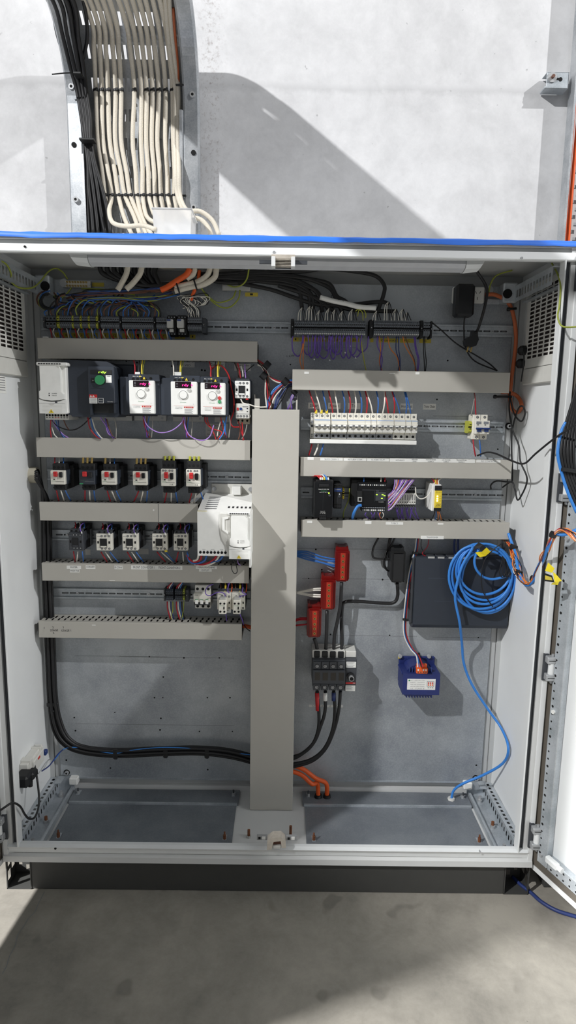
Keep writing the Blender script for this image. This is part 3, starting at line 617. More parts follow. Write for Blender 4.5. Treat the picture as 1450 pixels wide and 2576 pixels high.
# 3-5 small white-faced drives
def small_drive(wx0, wy0, wx1, wy1, dl, dr, label, buttons=False, lab=True):
    f = Fr(wx0, wy0, wx1, wy1, .21); d = Fr(dl, wy0-12, dr, wy1+6, .226)
    t = thing('motor_drive', label, 'motor drive', d.base(YP), 'white-faced drives')
    mb = MB(); d.box(mb, 0, .03, 1, .97, .0, .118, 'slate', .003); u0 = (f.x0-d.x0)/d.w; d.box(mb, u0-.03, -.03, 1., .14, -.008, .09, 'slate', .002)
    mb.box(d.x0+.01, d.x1+.022, .285, YP-.001, d.z0+.016, d.z1-.004, 'slatelt', .002); mb.box(d.x0+.018, d.x1-.004, .332, YP-.001, d.z0-.016, d.z0+.02, 'tin', .001)
    mb.cyl((d.x1-.016, .331, d.z0-.006), (d.x1-.016, .332, d.z0-.006), .004, 'steel', 10)
    for i in range(3): mb.cyl((f.x0+.012+.013*i, .2172, f.z1+.004), (f.x0+.012+.013*i, .22, f.z1+.004), .0045, 'hole', 12)
    mb.cyl((f.x1-.012, .2172, f.z1+.007), (f.x1-.012, .22, f.z1+.007), .004, 'hole', 12)
    f.box(mb, .02, 1., .98, 1.07, .02, .05, 'black'); mb.build('housing', t)
    mb = MB(); f.txt(mb, 'R/L1 S/L2/N', .32, -.12, .028, 'paper', .34, .0055); f.cyl(mb, .43, -.12, .0022, .005, .007, 'yellow', 8); tri(mb, f, .6, -.075, .05, .04, 'yellow', .006); mb.build('terminal_marking', t)
    mb = MB(); f.box(mb, 0, 0, 1, 1, 0, .018, 'white', .002); f.box(mb, .17, .005, .78, .195, -.0012, 0, 'disp', .0005)
    for i in range(3): f.box(mb, .21, .05+.045*i, .28, .065+.045*i, -.0015, -.001, 'inkgrey')
    f.txt(mb, 'Schneider', .47, .625, .026, 'greenink', .24); f.box(mb, .1, .735, .93, .738, -.0004, 0, 'inkred')
    f.box(mb, .5, .755, .86, .8, -.0006, 0, 'inkred'); f.txt(mb, 'DANGER', .72, .778, .024, 'paper', .2, -.001); tri(mb, f, .56, .778, .025, .016, 'paper', -.001)
    for i in range(5): f.box(mb, .52, .825+.032*i, .84-.05*(i % 2), .836+.032*i, -.0005, 0, 'inkgrey')
    for i in range(2 if lab else 3): f.txt(mb, ('ATV12H075M2', '0.75kW 1HP', '200/240V')[i], .3, .775+.04*i, .022, 'inkgrey', .27)
    f.txt(mb, 'i', .86, .68, .04, 'ink'); mb.build('front_panel', t)
    mb = MB(); f.txt(mb, 'rdy', .56, .105, .075, 'ledp', .25, -.0018); f.cyl(mb, .8, .1, .0019, -.002, 0, 'ledp', 8); mb.build('display', t, 'pink rdy readout')
    mb = MB(); f.cyl(mb, .48, .4, .0125, -.0035, 0, 'white', 28); mb.ring((f.X(.48), f.Y-.0036, f.Z(.4)), (0, 1, 0), .0118, .0128, 'ink', 28); mb.build('knob', t)
    mb = MB(); f.cyl(mb, .71, .255, .005, -.0025, 0, 'offwhite', 20); mb.ring((f.X(.71), f.Y-.0026, f.Z(.255)), (0, 1, 0), .0046, .0053, 'inkgrey', 20); f.txt(mb, 'Esc', .71, .255, .018, 'ink', .07, -.003); mb.build('button', t, 'Esc button')
    if buttons:
        for v, m, s in ((.47, 'red', 'STOP'), (.585, 'green', 'RUN')):
            mb = MB(); f.cyl(mb, .77, v, .0052, -.0025, 0, m, 20); f.txt(mb, s, .77, v, .018, 'paper', .09, -.003); mb.build('button', t, m+' button')
    return f
fa = small_drive(325, 957, 389, 1041, 301, 404, 'white-faced drive next to the large dark drive')
fb = small_drive(430, 960, 496, 1043, 404, 505, 'middle one of the three white-faced drives')
fc = small_drive(505, 963, 567, 1044, 515, 574, 'white-faced drive with red and green buttons', True, False)
# contactors
def contactor_face(mb, f, m='cream'):
    f.box(mb, 0, 0, 1, 1, 0, .02, m, .0015); f.box(mb, .25, .28, .68, .75, -.0015, 0, 'black', .001); f.box(mb, .28, .72, .66, .8, -.0022, 0, m); f.box(mb, .25, .28, .3, .82, -.002, 0, 'black'); f.box(mb, .64, .28, .68, .82, -.002, 0, 'black')
    for u in (.08, .78): f.box(mb, u, .44, u+.1, .58, -.0008, 0, 'hole')
    for u in (.36, .58, .82):
        f.screw(mb, u, .13, .0034); f.screw(mb, u, .88, .0034)
    f.box(mb, .06, .15, .28, .16, -.0004, 0, 'inkgrey'); f.box(mb, .06, .83, .3, .835, -.0004, 0, 'inkgrey')
def contactor(x0, y0, x1, y1, label, dark=False, Y=.248, group='contactors in the lower row'):
    f = Fr(x0, y0, x1, y1, Y); t = thing('contactor', label, 'contactor', f.base(YP), group)
    mb = MB(); f.box(mb, .02, -.16, .96, 1.07, .018, YP-Y-.009, 'dkgrey', .002); f.box(mb, .06, -.3, 1.1, 1.02, .05, YP-Y-.009, 'black', .003); f.box(mb, .06, -.17, .96, 0., .006, .05, 'dkgrey', .001)
    for u in (.2, .5, .8): f.cyl(mb, u, -.09, .003, .005, .008, 'hole', 10)
    f.box(mb, 1.1, .0, 1.14, .95, .06, .08, 'grey'); mb.build('base', t)
    mb = MB(); contactor_face(mb, f, 'dkgrey' if dark else 'cream'); mb.build('front', t); return f
cf = [contactor(173, 1340, 209, 1384, 'all-black contactor at the start of the contactor row', True)]
for x0, x1, l in ((242, 282, 'white contactor beside the all-black one'), (308, 347, 'white contactor third along the contactor row'), (383, 421, 'white contactor with a yellow tag at its bottom corner'), (437, 473, 'white contactor closest to the big white drive')):
    cf.append(contactor(x0, 1343, x1, 1385, l))
q = MB(); p = U(418, 1386, .246); q.box(p[0]-.004, p[0]+.004, .244, .247, p[2]-.003, p[2]+.003, 'yellow'); tag(q.build('yellow_tag'), 'tiny yellow tag below a white contactor', 'tag')
# contactor and overload relay beside the small drives
f = Fr(591, 958, 629, 1002, .246); t = thing('contactor', 'white contactor mounted above the small overload relay', 'contactor', f.base(YP))
mb = MB(); f.box(mb, .06, -.14, .99, 1.05, .016, .09, 'dkgrey', .002); f.box(mb, .9, -.1, 1.04, 1.02, .03, .09, 'slatelt', .002); mb.build('base', t); mb = MB(); contactor_face(mb, f, 'white'); mb.build('front', t)
q = MB(); p = U(622, 1004, .25); q.box(p[0]-.004, p[0]+.004, .248, .256, p[2]-.002, p[2]+.002, 'red'); q.build('coil_tab', t)
f = Fr(593, 1015, 628, 1053, .246); t = thing('overload_relay', 'small grey overload relay with a blue dial under a contactor', 'relay', f.base(YP))
mb = MB(); f.box(mb, 0, 0, 1, 1, 0, .09, 'offwhite', .002); f.box(mb, .0, -.3, .95, .02, .02, .09, 'black', .002); f.box(mb, .05, 1., 1.0, 1.38, .03, .09, 'beige', .002); f.box(mb, 0, .68, 1, .7, -.0006, 0, 'inkgrey')
for u in (.18, .38, .6, .82): f.screw(mb, u, .84, .0034)
for u in (.15, .45, .8): f.cyl(mb, u, 1.15, .0035, .0292, .031, 'hole', 10)
f.box(mb, .5, .2, .9, .23, -.0005, 0, 'ink'); f.box(mb, .8, .3, .9, .36, -.0005, 0, 'ink'); f.box(mb, .8, .5, .9, .56, -.0005, 0, 'ink'); mb.build('housing', t)
mb = MB(); f.cyl(mb, .38, .36, .0042, -.003, 0, 'bluetog', 16); mb.build('dial', t); mb = MB(); f.box(mb, .1, .28, .22, .46, -.002, 0, 'red', .0006); mb.build('reset_button', t)
# motor starters
def starter(x0, y0, x1, y1, label, dark=False, aux=False):
    f = Fr(x0, y0, x1, y1, .236); t = thing('motor_starter', label, 'motor starter', f.base(YP), 'motor starters with red and black buttons')
    m = 'slate' if dark else 'cream'; v0 = -.0
    mb = MB(); f.box(mb, .06, -.48, .96, .05, .012, .1, 'black', .002); f.box(mb, .1, .95, .98, 1.42, .012, .1, 'black', .002); f.poly(mb, [(.1, 0), (1.02, 0), (1.02, 1), (.1, 1)], .016, .1, 'slatelt'); 
    mb.box(f.x0+.01, f.x1+.012, .29, YP-.009, f.z0-.012, f.z1+.014, 'black', .002)
    for u in (.2, .5, .8): f.cyl(mb, u, -.2, .0042, .0112, .013, 'hole', 12); f.screw(mb, u+.04, 1.22, .0036, 'steel', .0112)
    mb.build('base', t)
    mb = MB(); f.box(mb, 0, -.0, 1, 1, 0, .016, m, .0015); f.box(mb, .36, .78, .95, .8, -.0004, 0, 'ink' if not dark else 'grey'); f.txt(mb, 'Schneider', .24, .75, .06, 'greenink', .3)
    if not dark: f.box(mb, .5, .05, .52, .65, -.0006, 0, 'offwhite'); f.box(mb, .2, .6, .32, .66, -.0008, 0, 'ink')
    else: f.box(mb, .1, .68, .3, .78, -.0006, 0, 'dkgrey'); f.box(mb, .4, .68, .6, .78, -.0006, 0, 'dkgrey'); f.box(mb, .02, .9, .25, .98, -.0006, 0, 'green')
    k = .12 if aux else 0
    if aux:
        for u in (.16, .34, .62, .8): f.screw(mb, u, .09, .003)
        f.txt(mb, '1.6', .72, .9, .09, 'ink', .2)
    mb.build('front', t)
    mb = MB(); f.box(mb, .25, .06+k, .52, .42+k, -.007, 0, 'red', .0015); f.box(mb, .27, .1+k, .5, .2+k, -.0085, -.006, 'red', .001); mb.build('stop_button', t, 'red stop button')
    mb = MB(); f.box(mb, .64, .1+k, .88, .48+k, -.006, 0, 'blackgloss' if not dark else 'black', .0015); mb.build('start_button', t, 'black start button')
    return f
SD = ['motor starter at the cabinet-side end of the starter row', 'dark-fronted motor starter with a red button', 'white motor starter just past the dark-fronted one', 'white motor starter fourth along the starter row', 'white motor starter with a screw row, beside its lookalike', 'last motor starter in the row, above the big white drive']
SP = [(127, 1184, 163, 1219), (199, 1184, 238, 1219), (255, 1185, 292, 1220), (334, 1186, 370, 1221), (405, 1180, 441, 1223), (468, 1181, 504, 1224)]
sf = [starter(*p, SD[i], i == 1, i >= 4) for i, p in enumerate(SP)]
# big white drive beside the trunk
f = Fr(497, 1287, 577, 1398, .145); g = Fr(577, 1291, 631, 1408, .140)
t = thing('motor_drive', 'big white drive filling the bay beside the vertical duct', 'motor drive', ((f.x0+g.x1)/2, .24, f.z0))
mb = MB(); mb.prism([(f.Y, f.z0), (f.Y, f.z1), (YP-.02, f.z1+.028), (YP-.001, f.z1+.03), (YP-.001, f.z0)], 0, f.x0, g.x1-.002, 'white')
mb.prism([(f.X(.72), f.Z(.04)), (f.X(.7), f.Z(.3)), (f.X(.76), f.Z(.6)), (f.X(.93), f.Z(.8)), (f.X(.97), f.Z(1.))]+[(f.X(1.02), f.Z(1.)), (f.X(1.02), f.Z(.04))], 1, f.Y-.003, f.Y, 'offwhite')
f.poly(mb, [(.79, .13), (.98, .11), (.98, .15), (.86, .17), (.86, .4), (.98, .45), (.98, .5), (.82, .42), (.79, .4)], -.006, 0, 'white')
for i in range(8): f.hole(mb, .09+.113*i, .925, .0042); f.txt(mb, ('U1', 'V1', 'W1', 'BR+', 'BR-', 'U2', 'V2', 'W2')[i], .09+.113*i, .88, .014, 'ink', .05)
for u, s in ((.2, 'MAINS'), (.48, 'BRAKE'), (.76, 'MOTOR')): f.txt(mb, s, u, .858, .012, 'ink', .1)
for i in range(7):
    for j in range(5): 
        y = .17+.02*i; z = f.z1+(y-f.Y)/(YP-.02-f.Y)*.028+.0006; x = f.X(.2+.07*j); mb.quad((x, y, z), (x+.009, y, z), (x+.009, y+.006, z+.0012), (x, y+.006, z+.0012), 'inkgrey')
for i in range(6):
    y = .19; x = f.X(.92)+.013*i; z = f.z1+(y-f.Y)/(YP-.02-f.Y)*.028+.0006; mb.quad((x, y-.01, z-.0014), (x+.006, y-.01, z-.0014), (x+.006, y+.008, z+.0012), (x, y+.008, z+.0012), 'ink')
mb.box(f.x0, f.x0+.028, f.Y+.002, f.Y+.006, f.z1-.0002, f.z1+.0012, 'yelpaper'); mb.build('housing', t)
mb = MB(); mb.box(f.x0+.02, g.x1, YP-.006, YP-.001, f.z1+.028, f.z1+.062, 'offwhite', .001)
for x in (f.x0+.03, g.x1-.012): mb.cyl((x, YP-.014, f.z1+.045), (x, YP-.006, f.z1+.045), .007, 'steel', 14)
mb.box(f.X(.95), f.X(1.25), .30, YP-.006, f.z1+.03, f.z1+.058, 'white', .002); mb.build('mounting_flange', t)
mb = MB(); mb.box(f.x0+.01, g.x1-.001, .30, YP-.001, f.z0-.04, f.z0, 'tin', .001); mb.box(g.x1-.008, g.x1-.001, .2, YP-.001, f.z0-.05, f.z0+.02, 'white', .001); mb.build('cable_shelf', t)
white_cover(t, g, .12, .98)
# bottom row: breaker, contactor pair
f = Fr(487, 1494, 530, 1524, .262); t = thing('circuit_breaker', 'white three-pole breaker on the lowest rail', 'circuit breaker', f.base(YP))
mb = MB(); f.box(mb, .05, -.62, .98, 1.35, .016, .075, 'offwhite', .002); f.box(mb, .0, 0, .99, .72, 0, .02, 'cream', .002); f.box(mb, .02, .78, .95, 1.0, .006, .02, 'dkgrey'); f.txt(mb, 'iC60', .18, .12, .13, 'inkgrey', .2)
for u in (.2, .52, .84): f.cyl(mb, u, -.3, .0048, .0155, .017, 'hole', 12); f.cyl(mb, u, 1.16, .0048, .0155, .017, 'hole', 12)
mb.build('housing', t)
for u in (.1, .4, .7): mb = MB(); f.box(mb, u, .5, u+.17, .84, -.004, .004, 'white', .001); f.box(mb, u, .47, u+.17, .53, -.003, 0, 'green'); mb.build('toggle', t)
for (x0, x1, l) in ((547, 582, 'contactor of the lowest rail, first of the joined pair'), (583, 617, 'contactor of the lowest rail, beside the vertical duct')):
    f = Fr(x0, 1492, x1, 1534, .25); t = thing('contactor', l, 'contactor', f.base(YP), 'joined contactor pair on the lowest rail')
    mb = MB(); f.box(mb, .0, -.18, 1, 1.1, .018, .087, 'dkgrey', .002); mb.build('base', t)
    mb = MB(); f.box(mb, 0, 0, 1, 1, 0, .02, 'cream', .0015); f.screw(mb, .85, .2, .0034); f.screw(mb, .85, .9, .0034); f.box(mb, .82, .52, .9, .64, -.0008, 0, 'hole'); f.screw(mb, .35, .2, .0034); f.screw(mb, .6, .2, .0034)
    if x0 < 560: f.box(mb, .05, 1.02, .95, 1.24, .012, .02, 'white'); f.txt(mb, 'Q 12 345', .5, 1.12, .1, 'ink', .7, .0114)
    mb.build('front', t)
    mb = MB(); f.box(mb, .16, .28, .7, 1.1, -.028, 0, 'cream', .0015); f.box(mb, .2, .18, .64, .3, -.02, 0, 'tin', .002)
    for u in (.29, .57): f.cyl(mb, u, .47, .0034, -.0288, -.027, 'hole', 10); f.cyl(mb, u, .95, .0034, -.0288, -.027, 'hole', 10)
    f.box(mb, .5, .66, .58, .82, -.0288, -.028, 'hole'); f.txt(mb, 'Schneider', .42, .6, .045, 'greenink', .4, -.0286); mb.build('auxiliary_block', t)
# earth bars
for (x0, y0, x1, y1, n, l) in ((163, 706, 228, 723, 8, 'brass-screwed earth bar at the top left, above the terminal strip'), (559, 715, 630, 731, 0, 'flat earth bar with green-yellow leads at the top middle')):
    f = Fr(x0, y0, x1, y1, .325); t = thing('earth_bar', l, 'earth bar', f.base(YP)); mb = MB(); f.box(mb, 0, 0, 1, 1, 0, .006, 'tin' if not n else 'cream', .001); mb.box(f.x0+.004, f.x0+.012, .331, YP-.001, f.z0, f.z1, 'steel'); mb.box(f.x1-.012, f.x1-.004, .331, YP-.001, f.z0, f.z1, 'steel'); mb.build('bar', t)
    if n:
        for i in range(8):
            for v in (.22, .78): q = MB(); f.cyl(q, .1+.105*i, v, .0032, -.003, 0, 'brass', 10); f.box(q, .09+.105*i, v-.03, .11+.105*i, v+.03, -.0032, -.003, 'hole'); q.build('clamp_screw', t)
    for u in ((.04, .94) if n else (.07, .93)): q = MB(); f.cyl(q, u, .5, .0045, -.003, 0, 'chrome', 12); q.build('fixing_screw', t)
# terminal strips
def terminal(x0, x1, yt, yb, Y, two, group, label, name='terminal_block', m='termgrey', rows=((.22, .3), (.6, .68)), strip=False):
    f = Fr(x0, yt, x1, yb, Y); mb = MB(); a = .05; b = .95
    zs = lambda v: f.Z(v)
    prof = [(Y+.03, zs(-.08)), (Y+.006, zs(-.02)), (Y, zs(.12)), (Y, zs(.4)), (Y+.006, zs(.43)), (Y+.006, zs(.53)), (Y, zs(.56)), (Y, zs(.86)), (Y+.008, zs(1.)), (Y+.03, zs(1.06)), (YP-.009, zs(1.0)), (YP-.009, zs(-.02))]
    mb.prism(prof, 0, f.X(a), f.X(b), m)
    f.box(mb, a, .41, b, .55, .004, .0065, 'hole')
    for v0, v1 in rows: f.box(mb, .25, v0, .78, v1, -.0005, 0, 'hole')
    if strip: f.box(mb, .15, .87, .85, .94, .0, .004, 'mark')
    return tag(mb.build(name), label, 'terminal block', group)
def strip(x0, x1, n, yt, yb, group, label, Y=.285, **k):
    w = (x1-x0)/n
    for i in range(n):
        dy = (x0+w*i-x0)*.012; terminal(x0+w*i, x0+w*(i+1), yt+dy, yb+dy, Y, True, group, label, **k)
strip(115, 141, 3, 793, 824, 'wide grey terminals at the strip start', 'wide grey terminal at the far left start of the top-left strip', rows=((.18, .34), (.62, .78)))
for i, (x0, x1) in enumerate(((142, 149), (180, 184.5), (200.5, 205), (221, 225.5), (241, 246))):
    terminal(x0, x1, 793+.01*(x0-115), 824+.01*(x0-115), .283, True, 'yellow earth terminals', 'yellow-edged terminal between the grey blocks of the top-left strip', m='yelgreen', name='earth_terminal')
strip(149.5, 180, 6, 793, 824, 'small grey terminals between the yellow ones', 'small grey terminal among the yellow-edged ones, top-left strip')
for x0, x1 in ((185, 200), (206, 221), (226, 240.5)): strip(x0, x1, 4, 793.5, 824.5, 'small grey terminals between the yellow ones', 'small grey terminal among the yellow-edged ones, top-left strip')
strip(253, 300, 8, 795, 826, 'grey terminals in the eight-block set', 'grey terminal in the set of eight past the yellow-edged ones')
strip(307, 386, 16, 796, 827, 'grey terminals in the sixteen-block set', 'grey terminal in the set of sixteen before the relays')
strip(393, 420, 6, 797, 828, 'grey terminals just before the relays', 'grey terminal in the short set touching the plug-in relays')
strip(472, 508, 8, 798, 832, 'grey terminals just past the relays', 'grey terminal between the plug-in relays and the bare rail')
def clamp(x0, x1, y0, y1, label, m='dkgrey'):
    f = Fr(x0, y0, x1, y1, .292); mb = MB(); f.box(mb, 0, 0, 1, 1, 0, .044, m, .001); f.box(mb, .1, .3, .9, .62, -.003, 0, m, .001); f.screw(mb, .5, .46, .003, 'steel', -.0036); tag(mb.build('end_clamp'), label, 'end clamp', 'rail end clamps')
clamp(108, 114.5, 797, 824, 'grey end clamp starting the top-left terminal strip'); clamp(247, 252.5, 794, 828, 'black end clamp past the last yellow-edged terminal', 'black'); clamp(300.5, 306.5, 795, 829, 'black end clamp between the sets of eight and sixteen terminals', 'black'); clamp(386.5, 392.5, 796, 830, 'black end clamp past the set of sixteen terminals', 'black'); clamp(508.5, 518.5, 800, 838, 'grey end clamp beside the long bare rail stretch')
for x0, x1, l in ((421, 444, 'plug-in relay with a clear case, nearer the long terminal set'), (446, 471, 'plug-in relay with a clear case, nearer the bare rail')):
    f = Fr(x0, 793, x1, 844, .29); t = thing('plug_in_relay', l, 'relay', f.base(YP), 'plug-in relays on the top rail'); mb = MB(); f.box(mb, .02, 0, .98, 1, 0, .045, 'black', .002)
    for u in (.2, .5, .8): f.screw(mb, u, .1, .003); f.screw(mb, u, .93, .003)
    mb.build('socket', t); mb = MB(); f.box(mb, .06, .22, .74, .66, -.02, 0, 'tin', .002); f.box(mb, .1, .25, .5, .33, -.0205, -.02, 'bluetog'); f.box(mb, .3, .7, .75, .85, -.012, 0, 'tin', .001); mb.build('relay_cube', t)
strip(741, 920, 36, 806, 842, 'dense grey terminals of the longest strip', 'thin grey terminal in the longest strip, above the purple loops', strip=True)
strip(941, 1056, 23, 808, 844, 'dense grey terminals of the second right strip', 'thin grey terminal in the strip above the orange and purple leads', strip=True)
strip(1066, 1083, 3, 810, 844, 'last three grey terminals', 'grey terminal in the last set of three on the top rail')
clamp(732, 740, 802, 846, 'black end clamp starting the longest terminal strip', 'black'); clamp(930, 940, 804, 848, 'black end clamp starting the second right terminal strip', 'black'); clamp(1057, 1065, 806, 850, 'black end clamp before the last three terminals', 'black'); clamp(1083.5, 1088, 808, 851, 'black end clamp at the very end of the terminals', 'black')
clamp(412, 417, 1482, 1512, 'grey end clamp starting the small lowest-rail terminal set'); clamp(466, 475, 1484, 1514, 'grey end clamp closing the small lowest-rail terminal set')
strip(417.5, 436, 4, 1484, 1512, 'slate terminals on the lowest rail, outer four', 'slate terminal on the lowest rail, in the four by the bare stretch', m='slatelt')
strip(440, 459, 4, 1484, 1512, 'slate terminals on the lowest rail, inner four', 'slate terminal on the lowest rail, in the four by the breaker', m='slatelt')
terminal(460, 465, 1484, 1512, .284, True, None, 'green-yellow earth terminal on the lowest rail', m='ygwire', name='earth_terminal')
# ---------------------------------------------------------------- gear on the right
BK = [(790, 831, 3, 'first three-pole breaker of the long bank, under yellow ferrules'), (832.5, 873, 3, 'second three-pole breaker of the bank, with plain white flap fronts'), (874, 917, 3, 'third three-pole breaker of the long bank'), (917, 931.5, 1, 'first of two single-pole breakers in the middle of the bank'), (932, 946, 1, 'second of two single-pole breakers in the middle of the bank'),
      (946.5, 989, 3, 'fourth three-pole breaker of the bank, past the mid single-poles'), (989.5, 1018, 2, 'two-pole breaker near the end of the long bank'), (1018.5, 1032.5, 1, 'last but one single-pole breaker of the long bank'), (1033, 1048, 1, 'last single-pole breaker of the bank, beside the bare rail')]
for i, (x0, x1, n, l) in enumerate(BK):
    dy = (x0-790)*.013; f = Fr(x0, 1038+dy, x1, 1103+dy, .285); t = thing('circuit_breaker', l, 'circuit breaker', f.base(YP), 'bank of white circuit breakers')
    mb = MB(); Y = f.Y; prof = [(Y, 1.), (Y, .79), (Y-.018, .76), (Y-.018, .62), (Y-.022, .60), (Y-.022, .47), (Y-.018, .43), (Y-.018, .3), (Y, .26), (Y, 0.), (YP-.009, 0), (YP-.009, 1.)]
    mb.prism([(y, f.z0+v*f.h) for y, v in prof], 0, f.x0+.0003, f.x1-.0003, 'cream')
    f.box(mb, .03, .27, .97, .285, -.0185, -.018, 'cyancable'); f.box(mb, .03, .38, .97, .43, -.0186, -.018, 'offwhite'); f.box(mb, .02, .455, .98, .53, -.0225, -.02, 'inkgrey'); f.box(mb, .03, .62, .97, .73, -.0186, -.018, 'offwhite' if i != 1 else 'white', .0)
    f.box(mb, 0, .8, 1, .985, -.0008, 0, 'grey' if i < 6 else 'offwhite')
    for k in range(n):
        u = (k+.5)/n; f.screw(mb, u, .12, .0036); f.cyl(mb, u, .89, .004, -.0016, 0, 'hole', 12)
        if k: f.box(mb, k/n-.004, .0, k/n+.004, .3, -.0006, 0, 'grey'); f.box(mb, k/n-.004, .6, k/n+.004, .76, -.0188, -.018, 'grey')
    mb.build('housing', t)
    for k in range(n): mb = MB(); u = (k+.5)/n; f.box(mb, u-.3/n, .46, u+.3/n, .52, -.028, -.02, 'white', .001); f.box(mb, u-.18/n, .5, u+.18/n, .56, -.0265, -.02, 'dkgrey', .0005); mb.build('toggle', t)
f = Fr(782, 1038, 789.5, 1103, .29); t = thing('auxiliary_module', 'narrow grey contact module at the start of the breaker bank', 'switch module', f.base(YP)); mb = MB(); f.box(mb, 0, 0, 1, 1, 0, .045, 'offwhite', .001)
for v in (.06, .15, .85, .94): f.screw(mb, .5, v, .0028)
f.box(mb, .1, .3, .9, .42, -.0006, 0, 'grey'); f.box(mb, .1, .46, .9, .56, -.0006, 0, 'dkgrey'); mb.build('housing', t)
f = Fr(780, 1107, 1049, 1117, .27); mb = MB(); f.box(mb, 0, -.03, 1, 1, 0, .05, 'white', .001); tag(mb.build('busbar_cover'), 'long white busbar cover running under the breaker bank', 'cover')
f = Fr(1189, 1043, 1227, 1106, .285); t = thing('circuit_breaker', 'pair breaker with dark blue toggles, alone on the rail end', 'circuit breaker', f.base(YP)); mb = MB(); f.box(mb, 0, 0, 1, 1, 0, .05, 'cream', .002); f.box(mb, .08, .24, 1.04, .78, -.018, .01, 'cream', .002); f.box(mb, .49, 0, .51, 1, -.0006, 0, 'inkgrey')
for u in (.3, .78):
    f.screw(mb, u, .1, .004); f.screw(mb, u, .9, .004); f.box(mb, u-.16, .27, u+.16, .37, -.0186, -.018, 'grey'); f.box(mb, u-.1, .39, u-.0, .42, -.0186, -.018, 'ink'); f.txt(mb, 'C16', u, .73, .04, 'ink', .16, -.0188)
mb.build('housing', t)
for u in (.34, .82): mb = MB(); f.box(mb, u-.22, .51, u+.22, .58, -.026, -.017, 'bluetog', .001); f.box(mb, u-.14, .56, u+.14, .68, -.022, -.017, 'bluetog', .001); mb.build('toggle', t, 'blue toggle')
terminal(1180, 1188, 1061, 1089, .288, True, None, 'green-yellow earth terminal beside the blue-toggled breaker', m='yelgreen', name='earth_terminal')
# power supply
f = Fr(790, 1212, 838, 1305, .225); t = thing('power_supply', 'tall black power supply with red and white leads on top', 'power supply', f.base(YP)); mb = MB(); f.box(mb, 0, 0, 1, .98, 0, .11, 'blackgloss', .002); f.box(mb, .1, -.03, 1.02, .05, .012, .1, 'black', .002); f.box(mb, .26, .06, .76, .15, -.003, 0, 'black', .001); f.box(mb, .32, .9, .66, 1.02, -.003, 0, 'black', .001)
for i in range(5): f.cyl(mb, .31+.1*i, .12, .0026, -.0034, -.003, 'hole', 10)
for i in range(3): f.cyl(mb, .38+.11*i, .94, .0028, -.0034, -.003, 'hole', 10)
f.txt(mb, 'Output DC 24V / 10A', .5, .20, .022, 'paper', .55); f.txt(mb, 'wieland', .52, .245, .026, 'greenink', .32); f.txt(mb, 'wipos PS1 24-10', .5, .28, .02, 'paper', .45); f.txt(mb, 'Input AC', .48, .795, .02, 'paper', .24); f.txt(mb, '100-240V', .48, .825, .02, 'paper', .28); f.txt(mb, 'L1  N  PE', .48, .86, .018, 'paper', .28)
f.box(mb, .48, .3, .486, .74, -.0006, 0, 'dkgrey'); f.cyl(mb, .82, .36, .004, -.002, 0, 'dkgrey', 12); mb.build('housing', t)
mb = MB(); f.cyl(mb, .78, .3, .0022, -.002, 0, 'ledg', 10); mb.build('status_lamp', t)
f = Fr(840, 1218, 862, 1280, .24); t = thing('relay_module', 'slim black module between the power supply and yellow terminal', 'relay', f.base(YP)); mb = MB(); f.box(mb, 0, .0, .95, 1, 0, .095, 'black', .002); f.box(mb, .03, .16, .95, .3, -.001, 0, 'bluetog'); f.box(mb, .1, .2, .8, .23, -.0015, 0, 'grey')
for i in range(4): f.cyl(mb, .18+.2*i, .06, .0026, -.0006, 0, 'hole', 8); f.cyl(mb, .18+.2*i, .83, .0026, -.0006, 0, 'hole', 8); f.cyl(mb, .18+.2*i, .94, .0026, -.0006, 0, 'hole', 8)
f.cyl(mb, .65, .48, .0045, -.003, 0, 'dkgrey', 14); f.cyl(mb, .65, .4, .002, -.002, 0, 'paper', 8); f.box(mb, .4, .5, .43, .75, -.0006, 0, 'dkgrey'); mb.build('housing', t)
terminal(862.5, 867, 1229, 1256, .28, True, None, 'bright yellow terminal between the slim module and the controller', m='yellow', name='earth_terminal')
# controller
f = Fr(900, 1212, 973, 1288, .262); t = thing('logic_controller', 'black controller with a network socket and green lamps', 'controller', f.base(YP)); mb = MB()
f.box(mb, -.2, -.04, 1.03, .85, .02, .07, 'black', .002); f.box(mb, 0, .02, 1, .82, 0, .03, 'blackgloss', .002); f.box(mb, -.02, .3, .16, .62, -.006, .02, 'black', .002); f.box(mb, .16, .26, .98, .28, -.0006, 0, 'dkgrey'); f.box(mb, .58, .3, .59, .66, -.0006, 0, 'dkgrey'); f.box(mb, .62, .32, .97, .62, -.0008, 0, 'dkgrey')
for i in range(13): f.box(mb, .05+.072*i, .085, .09+.072*i, .125, -.001, 0, 'paper' if i % 3 else 'grey'); f.box(mb, .18+.062*i, .84, .22+.062*i, .875, .0, .02, 'grey'); f.box(mb, .18+.062*i, .92, .22+.062*i, .97, .004, .02, 'paper' if i % 4 else 'grey')
f.box(mb, .15, .82, 1, .9, .004, .04, 'black', .001); f.box(mb, .15, .9, 1, .99, .008, .04, 'black', .001); f.txt(mb, 'Schneider', .82, .66, .03, 'paper', .18, -.001); f.txt(mb, 'M241', .68, .3, .024, 'grey', .09, -.001); mb.build('housing', t)
mb = MB(); f.box(mb, .0, .5, .15, .66, -.008, -.005, 'tin', .001); f.box(mb, .03, .53, .12, .62, -.0084, -.008, 'hole'); f.box(mb, .0, .72, .15, .84, -.007, 0, 'dkgrey', .001); mb.build('network_socket', t)
mb = MB()
for u, v in ((.66, .42), (.86, .42), (.93, .45), (.84, .54)): mb = MB(); f.box(mb, u-.03, v-.012, u+.03, v+.012, -.0016, 0, 'ledg'); mb.build('status_lamp', t)
